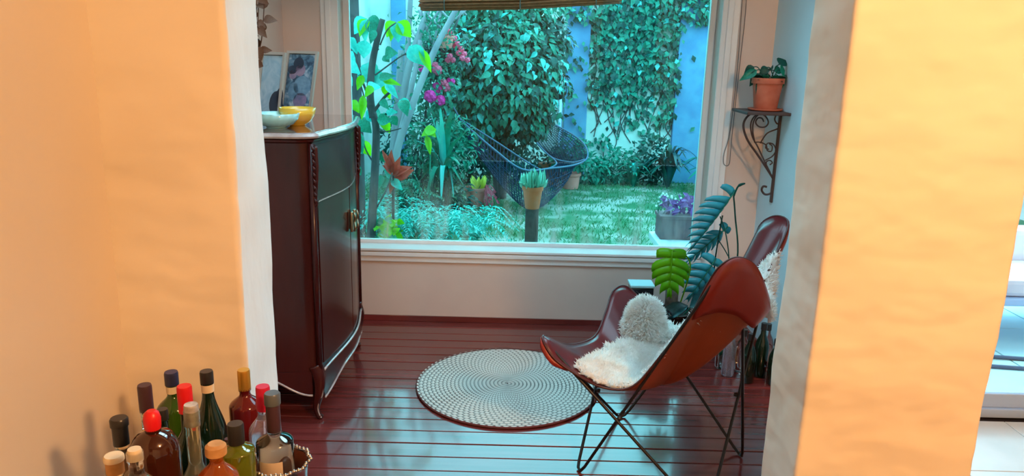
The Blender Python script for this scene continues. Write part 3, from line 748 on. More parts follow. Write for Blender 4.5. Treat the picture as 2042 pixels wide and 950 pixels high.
CAPS = dict(darkbrown=mat('cap_dark_brown', (.05, .02, .03), .4), navy=mat('cap_navy', (.02, .025, .08), .35), red=mat('cap_red', (.65, .008, .012), .35), black=mat('cap_black', (.018, .018, .02), .3),
            magenta=mat('cap_magenta', (.50, .008, .05), .35), slate=mat('cap_slate', (.08, .10, .12), .35), silver=mat('cap_silver', (.62, .62, .62), .35, (.40, .38, .36), 60, metal=.5), corkcap=M['cork'], gold=M['gold'],
            cream=mat('label_cream', (.72, .62, .44), .7), white=mat('label_white', (.72, .74, .74), .6), label_orange=mat('label_orange', (.80, .28, .03), .6), label_red=mat('label_red', (.6, .05, .02), .6), blue=mat('label_blue', (.12, .16, .32), .6),
            beige=mat('label_beige', (.55, .46, .34), .7), labelblack=mat('label_black', (.02, .02, .02), .6))
def bottle(x, y, top, r, glass, cap, cap_h, cap_r, label, neck_h=.07, shoulder=.06, neck_r=.0125, ball=False, neck_label=None, body_label=None, name='wine_bottle', collar=None, knob=False, flare=False, stopper=None):
    """top = height of cap top above the cart; profile from base to lip"""
    H = top - ZT; c = (x, y, ZT)
    root = empty(name, (x, y, ZT), label, 'bottle', 'bottles on the drinks cart')
    zn = H - cap_h * .5; zs = H - neck_h - shoulder * .15 - (cap_h * .0)
    zs1 = H - neck_h; zs0 = max(.05, zs1 - shoulder)
    prof = [(r * .55, .004), (r * .9, 0), (r, .008), (r, zs0)]
    for k in range(1, 9):
        t = k / 8
        if ball: rr = neck_r + (r - neck_r) * sqrt(max(0, 1 - t ** 2.2))
        elif flare: rr = neck_r + (r - neck_r) * (1 - t)
        else: rr = neck_r + (r - neck_r) * (.5 + .5 * cos(pi * t)) ** .8
        prof.append((rr, zs0 + (zs1 - zs0) * t))
    prof += [(neck_r, H - cap_h - .004), (neck_r + .002, H - cap_h - .002), (neck_r + .0015, H - cap_h * .3)]
    autosmooth(MB().lathe(prof, c, 32).build('glass', glass, root), 50)
    cm = CAPS[cap]
    if knob: cp = [(cap_r * .75, H - cap_h), (cap_r, H - cap_h * .85), (cap_r * 1.02, H - cap_h * .5), (cap_r * .98, H - cap_h * .2), (cap_r * .7, H)]
    elif ball and cap == 'red': cp = [(cap_r * .9, H - cap_h), (cap_r, H - cap_h * .8), (cap_r * 1.02, H - cap_h * .4), (cap_r * .85, H - cap_h * .12), (cap_r * .5, H)]
    else: cp = [(cap_r * 1.0, H - cap_h), (cap_r, H - .004), (cap_r * .92, H)]
    cap_o = autosmooth(MB().lathe(cp, c, 24).build('cap', cm, root), 40)
    if stopper: autosmooth(MB().lathe([(cap_r * 1.0, H - cap_h * .30), (cap_r * 1.14, H - cap_h * .28), (cap_r * 1.14, H - .002), (cap_r, H + .001)], c, 24).build('cap_lip', CAPS[stopper], cap_o), 40)
    if collar: autosmooth(MB().lathe([(cap_r * .95, H - cap_h - collar[1]), (cap_r + .001, H - cap_h)], c, 24).build('collar', CAPS[collar[0]], root), 40)
    if neck_label: 
        h0, h1, nm = neck_label; MB().lathe([(neck_r + .0012, H - h1), (neck_r + .0016, H - h0)], c, 24, False).build('neck_label', CAPS[nm], root, True)
    if body_label:
        for (nm, z0, z1, a0, a1) in body_label:
            vs = []; fs = []
            for k in range(13):
                a = a0 + (a1 - a0) * k / 12; vs += [V(c) + V(((r + .0012) * cos(a), (r + .0012) * sin(a), z0)), V(c) + V(((r + .0012) * cos(a), (r + .0012) * sin(a), z1))]
            for k in range(12): fs.append((2 * k, 2 * k + 2, 2 * k + 3, 2 * k + 1))
            mesh_obj('label', vs, fs, CAPS[nm], root, True)
    return root
fa = -1.1   # direction from the bottles towards the viewer
bottle(-0.777, 1.462, 0.942, 0.036, WINE, 'darkbrown', .060, .0145, 'clear wine bottle with a long dark brown capsule, behind the round brown bottle', .10, .055)
bottle(-0.787, 1.604, 0.908, 0.038, GREEN, 'navy', .032, .0155, 'bright green bottle with a navy cap and pale neck band', .058, .035, neck_label=(.032, .052, 'cream'), name='green_bottle')
bottle(-0.693, 1.464, 0.941, 0.034, DKG, 'red', .060, .0155, 'dark bottle with a tall bright red capsule beside the green bottle', .10, .05)
bottle(-0.674, 1.535, 0.944, 0.036, DKG, 'black', .028, .0145, 'very dark green wine bottle with a short black cap and label band on its neck', .055, .11, flare=False, neck_label=(.028, .049, 'cream'))
bottle(-0.624, 1.621, 0.910, 0.038, RED, 'gold', .050, .0145, 'ruby red bottle with a gold screw cap against the white wall edge', .062, .03, name='liqueur_bottle')
bottle(-0.530, 1.478, 0.938, 0.034, LIL, 'magenta', .055, .0150, 'pale lilac bottle with a crimson cap behind the square clear bottle', .065, .04, body_label=[('white', .10, .17, -2.6, .2), ('blue', .12, .14, -2.0, -1.2)])
bottle(-0.488, 1.413, 0.954, 0.038, CLR, 'darkbrown', .085, .0145, 'clear bottle with a long dark stopper and tall beige label, inside the silver dish', .090, .02, stopper='slate', body_label=[('beige', .02, .175, -2.2, -.9)], name='clear_bottle')
bottle(-0.764, 1.330, 0.933, 0.034, WINE, 'black', .056, .0150, 'clear bottle with a black waisted cap at the left of the cart', .066, .04, stopper='black', name='clear_bottle')
bottle(-0.718, 1.220, 0.917, 0.030, WINE, 'corkcap', .034, .0155, 'short pale bottle with a cream stopper at the front left of the cart', .045, .03, name='clear_bottle', stopper='cream')
bottle(-0.676, 1.287, 0.974, 0.045, BRN, 'red', .040, .0155, 'round-shouldered brown bottle with a rounded red cap', .042, .05, ball=True, body_label=[('white', .03, .085, -1.9, -.5)], name='brown_bottle')
bottle(-0.705, 1.386, 0.926, 0.028, DKG, 'black', .022, .0110, 'slim dark bottle with a small black cap between the brown and clear bottles', .12, .06, neck_r=.009)
bottle(-0.636, 1.365, 0.949, 0.037, gmat('smoky', (.62, .64, .50), .85), 'silver', .045, .0140, 'smoky clear bottle with a silver ridged cap at the middle of the group', .13, .06, flare=False, neck_r=.014, name='clear_bottle')
bottle(-0.548, 1.262, 0.923, 0.038, AMB, 'corkcap', .026, .0195, 'squat amber whisky bottle with a wide golden cork cap', .038, .035, knob=True, name='whisky_bottle')
bottle(-0.537, 1.334, 0.926, 0.034, OLIVE, 'black', .042, .0160, 'olive green bottle with a black cap in front of the ruby bottle', .044, .015, name='olive_bottle')
bottle(-0.578, 1.393, 0.859, 0.022, LIL, 'darkbrown', .012, .0075, 'small clear bottle with a tiny dark cap beside the amber bottle', .05, .03, neck_r=.006, name='small_bottle')
bottle(-.655, 1.177, .957, .032, CLR, 'cream', .02, .012, 'low clear bottle with an orange and black label at the front edge', .045, .03, body_label=[('label_orange', .215, .24, -2.3, -1.0), ('labelblack', .15, .213, -2.3, -1.0), ('label_red', .218, .236, -1.9, -1.4)], name='small_bottle')
def dish():
    c = V((-.478, 1.409, ZT)); root = empty('silver_dish', c, 'ornate tarnished silver dish with scalloped rim holding the clear bottle', 'dish')
    # deep dish: lathe ring with inner and outer wall
    R = .058
    prof = [(.050, 0), (.053, .002), (.054, .08), (.0545, .13), (R, .158), (R + .003, .162)]
    autosmooth(MB().lathe(prof, c, 48, False).build('bowl_wall', M['silver'], root), 60)
    autosmooth(MB().lathe([(.0495, .003), (.0515, .006), (.0525, .08), (.053, .13), (R - .002, .158)], c, 48, False).build('lining', M['copper'], root), 60)
    mb = MB(); n = 40
    for k in range(n):
        a = 2 * pi * k / n; rr = R + .003 + .0025 * sin(a * 10)
        bm = MB().lathe([(.001, -.0045), (.0042, -.002), (.0045, .001), (.001, .0045)], c + V((rr * cos(a), rr * sin(a), .162)), 7); mb.add(bm.v, bm.f)
    mb.tube([c + V(((R + .001 + .0025 * sin(10 * 2 * pi * k / 80)) * cos(2 * pi * k / 80), (R + .001 + .0025 * sin(10 * 2 * pi * k / 80)) * sin(2 * pi * k / 80), .160)) for k in range(80)], .003, 6, True)
    mb.build('beaded_rim', M['silver'], root, True)
dish()

# ================================================================== BRACKET SHELF AND POTTED PLANT
def bracket():
    Y = 4.16
    root = empty('bracket_shelf', (1.47, Y, 1.30), 'black wrought-iron scroll bracket shelf on the right wall by the window', 'shelf')
    ZS = 1.375
    A = lambda x, y: (lambda p: V((p.x, Y, p.z)))(AT(x, y, Y))
    MB().box((1.235, Y - .15, ZS - .018), (1.468, Y + .15, ZS - .002), .003).build('shelf_plate', M['iron_brown'], root)
    def sp(pts, r=.0042): return MB().tube(catmull([A(*p) for p in pts], 8), r, 7).build('scroll', M['iron_brown'], root, True)
    sp([(1528, 224), (1500, 226), (1485, 240), (1483, 258), (1492, 282), (1510, 308), (1528, 335), (1542, 358), (1545, 372), (1538, 385), (1526, 388), (1519, 380), (1522, 372), (1529, 373)], .0062)
    sp([(1520, 226), (1505, 232), (1497, 248), (1500, 272), (1512, 295), (1526, 325), (1536, 345)], .0042)
    sp([(1505, 284), (1501, 262), (1503, 242), (1514, 228), (1526, 232), (1532, 244), (1526, 253), (1514, 253), (1507, 245), (1511, 236), (1519, 236), (1523, 243)], .0042)
    sp([(1516, 286), (1530, 266), (1552, 256), (1562, 242), (1560, 230), (1550, 228), (1545, 238), (1550, 247), (1557, 243)], .0040)
    sp([(1504, 284), (1516, 284), (1528, 290), (1530, 300), (1538, 302), (1540, 292), (1534, 287)], .0034)
    sp([(1526, 320), (1540, 312), (1547, 300), (1542, 288), (1531, 286), (1527, 295), (1533, 298)], .0036)
    sp([(1530, 335), (1528, 324), (1535, 320), (1540, 325), (1535, 329)], .0034)
    # wall strap joining plate and scrolls
    MB().box((1.458, Y - .012, .86), (1.469, Y + .012, ZS - .018), .002).build('wall_strap', M['iron_brown'], root)
    MB().tube([A(1545, 372), V((1.462, Y, A(1545, 372).z))], .004, 6).build('scroll', M['iron_brown'], root)
    p = V((1.375, Y, ZS - .001))
    r2 = empty('potted_plant', p, 'potted plant with drooping dark leaves on the wall bracket', 'plant', None)
    pt_ = pot(r2, p + V((0, 0, .010)), .088, .062, .165, 'terra')
    MB().lathe([(.07, 0), (.088, .002), (.094, .012), (.088, .010), (.06, .006)], p, 30).build('saucer', M['terra'], r2, True)
    MB().lathe([(.001, 0), (.074, .001)], p + V((0, 0, .153)), 20, False).build('soil', M['soil'], r2)
    tips = [(1478, 158, .05), (1484, 146, .05), (1495, 170, .05), (1502, 178, .055), (1516, 148, .05), (1584, 118, .07), (1568, 140, .06), (1584, 165, .07), (1540, 135, .055), (1556, 172, .06), (1534, 160, .05), (1524, 172, .05), (1572, 180, .06), (1548, 185, .05), (1510, 190, .05), (1590, 140, .07)]
    for k, (x, y, wd) in enumerate(tips):
        tp = AT(x, y, Y - .05 + .09 * ((k * 37) % 7) / 7)
        tp.x = min(tp.x, 1.455); b = p + V((random.uniform(-.03, .03), random.uniform(-.03, .03), .165)); mid = b.lerp(tp, .55) + V((0, 0, .05 if x < 1520 else .02))
        MB().tube(catmull([b, b.lerp(mid, .6) + V((0, 0, .02)), mid], 4), .0028, 5).build('stem', M['leaf_dark'], r2, True)
        leaf(r2, mid, tp, wd, 'leaf_dark' if k % 3 else 'leaf')
    for k in range(14):
        a = random.uniform(0, 2 * pi); b = p + V((.03 * cos(a), .03 * sin(a), .165)); t = b + V((cos(a) * .06, sin(a) * .07, random.uniform(-.0, .06))); t.x = min(t.x, 1.455)
        leaf(r2, b, t, .045, 'leaf_dark' if k % 2 else 'leaf', up=(0, 0, 1))
bracket()

# blind cord
P = [AT(1489, -60, YW - .03), AT(1487, 20, YW - .03), AT(1475, 130, YW - .03), AT(1463, 240, YW - .03), AT(1457, 300, YW - .03), AT(1455, 324, YW - .03), AT(1450, 331, YW - .03), AT(1443, 326, YW - .03), AT(1444, 306, YW - .03), AT(1452, 280, YW - .03), AT(1459, 240, YW - .025), AT(1471, 130, YW - .025), AT(1484, -60, YW - .03)]
tag(MB().tube(catmull(P, 6), .0022, 6).build('blind_cord', M['cord'], None, True), 'thin grey looped blind cord hanging on the wall right of the window', 'cord')

# ================================================================== MONSTERAS AND POTS IN THE CORNER
def split_leaf(parent, base, tip, width, mname, up, lobes=7, droop=.2, cup=.25, name='leaf', gap=.22, lap=0.0):
    base = V(base); tip = V(tip); x, y, z, L = frame_from(base, tip, V(up))
    def q(u, v):   # u along, v across (-.5 .. .5)
        return base + x * (u * L) + y * (v * width) + z * (-droop * L * u * u - cup * width * abs(v) ** 1.3 * 2)
    def wid(u): return .5 * (sin(pi * min(1, max(0, u + .12) / 1.12) ** .8)) ** .7 if u < 1 else .02
    vs = []; fs = []
    for sgn in (-1, 1):
        for i in range(lobes):
            u0 = i / lobes; u1 = (i + 1) / lobes; rows = []
            for j in range(5):
                t = j / 4; sweep = .16 * t ** 1.5 - (.16 * t if i == 0 else 0); shrink = gap * max(0, t - .35)
                a = u0 + sweep + (u1 - u0) * (shrink - lap); b = u1 + sweep - (u1 - u0) * (shrink - lap)
                w = wid(min(.98, (u0 + u1) / 2 + sweep * .5)) * t * (1 - .08 * (t > .9))
                if t > .9: a += (u1 - u0) * .14; b -= (u1 - u0) * .10
                n0 = len(vs); mid = (a + b) / 2
                vs += [q(min(a, 1.02), sgn * w), q(min(mid, 1.05), sgn * w * 1.03) + z * (.012 * L), q(min(b, 1.08), sgn * w)]
                if j:
                    p = n0 - 3
                    for e in (0, 1): fs.append((p + e, p + e + 1, n0 + e + 1, n0 + e) if sgn > 0 else (p + e + 1, p + e, n0 + e, n0 + e + 1))
    o = mesh_obj(name, vs, fs, M[mname], parent, True)
    md = o.modifiers.new('thick', 'SOLIDIFY'); md.thickness = .0012
    MB().tube([q(t / 8, 0) + z * .002 for t in range(9)], [.004 - .0003 * t for t in range(9)], 6).build('midrib', M['leaf_lime'] if mname == 'leaf_lime' else M['leaf'], o, True)
    return o
def stem(parent, pts, r, mname='leaf_dark', name='stem'):
    return MB().tube(catmull(pts, 6), r, 7).build(name, M[mname], parent, True)
M['leaf_cyan'] = mat('waxy_split_leaf', (.04, .36, .44), .22, (.02, .24, .32), 6, sub=.1)
def corner():
    # tall plant whose leaf hangs edge-on in front of the window's right side
    b = V((1.20, 4.12, 0))
    r = empty('monstera', b, 'tall split-leaf plant with a blue-green drooping leaf beside the window', 'plant')
    pot(r, b, .14, .11, .24, 'black', rim=.1); MB().lathe([(.001, 0), (.11, .001)], b + V((0, 0, .225)), 20, False).build('soil', M['soil'], r)
    top = AT(1462, 378, 4.02); 
    stem(r, [b + V((.03, -.02, .225)), AT(1470, 520, 4.02), AT(1466, 430, 4.02), AT(1463, 392, 4.01)], .0045)
    stem(r, [AT(1463, 392, 4.01), AT(1472, 372, 4.0), AT(1486, 366, 3.98)], [.005] * 7 + [.008, .008, .007, .006, .005, .003][:6], 'leaf_dark')
    stem(r, [b + V((-.02, 0, .225)), AT(1424, 540, 4.05), AT(1432, 480, 4.05), AT(1441, 430, 4.05)], .004)
    stem(r, [b + V((-.01, -.03, .225)), AT(1452, 535, 4.0), AT(1448, 470, 4.0), AT(1436, 432, 4.02)], .0035)
    stem(r, [AT(1432, 478, 4.02), AT(1446, 500, 4.01), AT(1462, 530, 4.0)], .003)
    split_leaf(r, AT(1466, 380, 4.02), AT(1383, 500, 3.98), .20, 'leaf_cyan', (.75, -.55, .35), 9, .06, .45)
    split_leaf(r, AT(1452, 452, 4.06), AT(1366, 528, 4.06), .11, 'leaf_cyan', (.5, -.6, .5), 8, .05, .3)
    split_leaf(r, AT(1428, 515, 3.98), AT(1375, 600, 3.94), .20, 'leaf_cyan', (.3, -.8, .4), 6, .1, .2)
    # bright green leaf
    b2 = V((.93, 4.02, 0))
    r2 = empty('monstera', b2, 'bright green split leaf plant standing behind the leather chair', 'plant')
    pot(r2, b2, .115, .09, .25, 'black', rim=.1); MB().lathe([(.001, 0), (.09, .001)], b2 + V((0, 0, .235)), 20, False).build('soil', M['soil'], r2)
    MB().tube([b2 + V((-.02, -.02, .23)), b2 + V((-.025, -.025, .43))], .036, 14).build('moss_pole', mat('moss_pole', (.20, .17, .15), .95, (.13, .11, .10), 25, .6, 40), r2, True)
    stem(r2, [b2 + V((.02, 0, .23)), AT(1376, 540, 3.92), AT(1366, 508, 3.88), AT(1342, 500, 3.86)], .004, 'leaf_lime')
    split_leaf(r2, AT(1340, 500, 3.86), AT(1336, 590, 3.80), .215, 'leaf_lime', (-.05, -.9, .25), 6, .10, .16, gap=.015, lap=.16)
    stem(r2, [b2 + V((.05, -.03, .23)), b2 + V((.14, -.10, .36)), b2 + V((.22, -.18, .26))], .004, 'leaf')
    split_leaf(r2, b2 + V((.22, -.18, .26)), ATZ(1450, 712, .06), .10, 'leaf', (.2, -.6, .8), 6, .1, .2)
    # dark glossy leaves fan low behind the chair
    for (x0, y0, x1, y1, Y, w) in ((1372, 610, 1306, 640, 3.92, .10), (1380, 600, 1440, 560, 3.96, .14), (1375, 612, 1420, 590, 3.9, .12)):
        leaf(r2, AT(x0, y0, Y), AT(x1, y1, Y - .06), w, 'leaf_blue', up=(0, -.4, 1))
    # dark pots at the foot of the window wall
    b3 = V((.74, 4.10, 0))
    r3 = empty('black_planter', b3, 'square black planter with a pale blue rim under the window behind the chair', 'planter')
    MB().box((b3.x - .055, b3.y - .055, 0), (b3.x + .075, b3.y + .06, .365), .006).build('box', M['black'], r3)
    MB().box((b3.x - .06, b3.y - .06, .366), (b3.x + .08, b3.y + .065, .382), .004).build('rim', mat('pale_blue_lid', (.35, .62, .68), .3), r3)
    b4 = V((.77, 3.87, 0)); r4 = empty('glazed_pot', b4, 'rounded glossy black pot on the floor in front of the black planter', 'pot')
    autosmooth(MB().lathe([(.06, 0), (.10, .04), (.125, .12), (.12, .20), (.10, .26), (.115, .285), (.105, .29), (.09, .26), (.08, .25)], b4, 30).build('pot_body', M['black'], r4), 50)
    MB().lathe([(.001, 0), (.088, .001)], b4 + V((0, 0, .255)), 20, False).build('soil', M['soil'], r4)
    for (dx, dy, dz) in ((-.13, 0, .07), (-.10, -.07, .04), (.05, -.1, .09), (-.04, .02, .15), (.10, .0, .05)):
        leaf(r4, b4 + V((0, 0, .256)), b4 + V((dx, dy, .256 + dz)), .06, 'black', up=(0, 0, 1))
corner()
# bottles standing on the floor by the right wall
spots = [(1.25, 3.62, 'DK', .27, .034), (1.34, 3.70, 'DK', .30, .036), (1.26, 3.76, 'CL', .24, .036), (1.38, 3.60, 'DK', .25, .034), (1.17, 3.70, 'LI', .29, .033), (1.16, 3.80, 'CL', .30, .032), (1.40, 3.80, 'CL', .26, .036)]
flab = ['dark bottle at the front left of the group on the floor by the right wall', 'tallest dark bottle in the middle of the floor group by the right wall', 'clear bottle behind the dark ones on the floor', 'dark bottle on the floor nearest the right wall',
        'pale lilac bottle at the left of the floor group', 'tall clear bottle at the back left of the floor group', 'clear bottle at the back right of the floor group, against the wall']
for (x, y, g, h, r), lb in zip(spots, flab):
    t = empty('floor_bottle', (x, y, 0), lb, 'bottle', 'bottles on the floor')
    gm = {'DK': DKG, 'CL': CLR, 'LI': LIL}[g]
    autosmooth(MB().lathe([(r * .8, 0), (r, .006), (r, h * .58), (r * .8, h * .68), (.014, h * .80), (.0125, h - .02), (.015, h - .018), (.015, h - .008)], (x, y, 0), 24).build('glass', gm, t), 50)
    MB().lathe([(.016, h - .035), (.016, h), (.014, h + .001)], (x, y, 0), 18).build('cap', CAPS['black'], t)

# ================================================================== GARDEN
def rand_dir(): 
    a = rng.normal(size=3); return a / np.linalg.norm(a)
# lawn
n = 26000
X = rng.uniform(-1.8, 5.3, n); Y = 4.7 + 5.2 * rng.random(n) ** .8
wear = np.array([noise.noise(V((x * .9, y * .9, 3))) * .5 + noise.noise(V((x * 4, y * 4, 9))) * .35 - ((x - .9) / 1.6) ** 2 * .3 - ((y - 8.4) / 1.1) ** 2 * .3 for x, y in zip(X, Y)])
keep = ~((X > 1.7) & (Y < 6.65)) & ~((wear > -.12) & (rng.random(n) < .6)); X = X[keep]; Y = Y[keep]; n = len(X)
D = rng.normal(0, .55, (n, 3)); D[:, 2] = 1
scatter('lawn_grass', 'grass', np.stack([X, Y, np.zeros(n) - .002], 1), D, rng.normal(size=(n, 3)), rng.uniform(.02, .055, n), np.full(n, .011), None, T2)
tag(bpy.data.objects['lawn_grass'], 'short green lawn seen through the window', 'grass')

def blob_leaves(center, radii, n, size, aspect, seed, front=True, droop=.7, fill=.72):
    r = np.random.default_rng(seed); P = []; D = []; U = []; L = []
    while len(P) < n:
        d = r.normal(size=3); d /= np.linalg.norm(d)
        if front and d[1] > .35: continue
        rad = fill + (1 - fill) * r.random() ** .6; rad *= 1 + .16 * noise.noise(V(d * 2.3 + seed)) * 2
        p = np.array(center) + d * np.array(radii) * rad
        dd = d * .6 + r.normal(0, .45, 3); dd[2] -= droop; P.append(p); D.append(dd); U.append(d + np.array([0, -.5, .6]) + r.normal(0, .3, 3)); L.append(size * r.uniform(.65, 1.25))
    L = np.array(L); return P, D, U, L, L * aspect
def place_leaves(parent, P, D, U, L, Wd, mnames, name='leaf'):
    for p, d, u, l, w in zip(P, D, U, L, Wd):
        d = V(d).normalized(); leaf(parent, V(p), V(p) + d * l, w, random.choice(mnames), up=V(u), name=name)

def bush():
    c = V((-.20, 8.35, 1.42)); base = V((-.15, 8.5, 0))
    root = empty('leafy_tree', base, 'dense round teal-green leafy tree in the middle of the garden', 'tree')
    for k, (dx, dz) in enumerate(((-.25, 1.2), (0, 1.5), (.22, 1.15), (.05, 1.0))):
        MB().tube(catmull([base + V((dx * .1, 0, 0)), base + V((dx * .35, -.05, .5)), base + V((dx, -.15, dz))], 6), [.05 - .0028 * i for i in range(13)], 8).build('trunk' if k == 1 else 'branch', M['bark_dark'], root, True)
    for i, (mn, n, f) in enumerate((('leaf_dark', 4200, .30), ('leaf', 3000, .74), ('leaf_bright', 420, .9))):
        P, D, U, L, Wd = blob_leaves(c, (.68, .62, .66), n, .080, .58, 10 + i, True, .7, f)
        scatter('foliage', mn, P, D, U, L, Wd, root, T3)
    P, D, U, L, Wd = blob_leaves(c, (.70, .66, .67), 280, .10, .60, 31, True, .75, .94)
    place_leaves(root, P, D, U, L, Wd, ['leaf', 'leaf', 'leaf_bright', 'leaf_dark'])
    # lower lobes left and right
    for cc, rr, n, sd in (((-.55, 8.2, 1.02), (.32, .35, .34), 420, 41), ((.12, 8.3, .98), (.34, .3, .28), 420, 42), ((-.75, 8.5, 1.75), (.3, .3, .38), 420, 43), ((.22, 8.4, 1.75), (.36, .3, .32), 420, 44), ((-.2, 8.4, 2.15), (.7, .4, .25), 500, 45)):
        P, D, U, L, Wd = blob_leaves(cc, rr, n * 2, .078, .58, sd, True, .7, .4); scatter('foliage', 'leaf' if sd % 2 else 'leaf_dark', P, D, U, L, Wd, root, T3)
    # dark inner growth towards the ground
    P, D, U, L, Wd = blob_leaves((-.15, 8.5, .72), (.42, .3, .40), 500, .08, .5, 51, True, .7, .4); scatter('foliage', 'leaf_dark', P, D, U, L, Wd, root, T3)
bush()

def ivy():
    root = empty('wall_ivy', (1.5, 9.95, 0), 'dense green ivy climbing the rear garden wall between blue pilasters', 'ivy')
    P = []; D = []; U = []; L = []; mats = {'leaf': [], 'leaf_dark': [], 'leaf_bright': []}
    r = np.random.default_rng(5)
    n = 0
    while n < 7500:
        x = r.uniform(.55, 5.0); z = r.uniform(.35, 3.0); f = noise.noise(V((x * 2.2, z * 2.2, 0))); g = noise.noise(V((x * 6, z * 6, 4)))
        dens = 0
        if .93 < x < 2.1: dens = 1.0 if z > 1.25 + .25 * f else max(0, .45 + .6 * f - (1.25 - z) * .55)
        elif x <= .93: dens = max(0, .10 + .35 * g) + (.5 if z > 2.1 else 0)
        elif x > 2.1: dens = (1 if z > 2.05 + .25 * f - .0 * x else max(0, .06 + .30 * g - (.12 if x < 2.5 else 0)))
        if x > 2.6: dens = max(dens, .35 + .3 * g)
        if .93 < x < 1.05: dens *= max(0, .7 + g)
        if r.random() > dens * (.82 + .6 * g): continue
        y = 9.95 - r.uniform(0, .13) * min(1, dens)
        if x < .94 or 2.08 < x < 2.44: y -= .09
        k = 'leaf_dark' if r.random() < .42 else ('leaf' if r.random() < .88 else 'leaf_bright')
        mats[k].append((x, y, z)); n += 1
    for k, pts in mats.items():
        q = np.array(pts); m = len(q); D = np.stack([r.normal(0, .5, m), r.normal(-.35, .2, m), r.normal(-.7, .4, m)], 1); U = np.stack([r.normal(0, .35, m), np.full(m, -1.), r.normal(.3, .3, m)], 1)
        L = r.uniform(.05, .105, m); scatter('foliage', k, q, D, U, L, L * .72, root, T2)
    for k in range(26):
        x = random.uniform(.95, 2.1); pts = [V((x, 9.95, 2.9))]
        while pts[-1].z > random.uniform(.3, .9) and len(pts) < 14: pts.append(pts[-1] + V((random.uniform(-.12, .12), 0, -random.uniform(.12, .24))))
        MB().tube(catmull(pts, 3), .006, 5).build('vine', M['bark_dark'], root, True)
ivy()

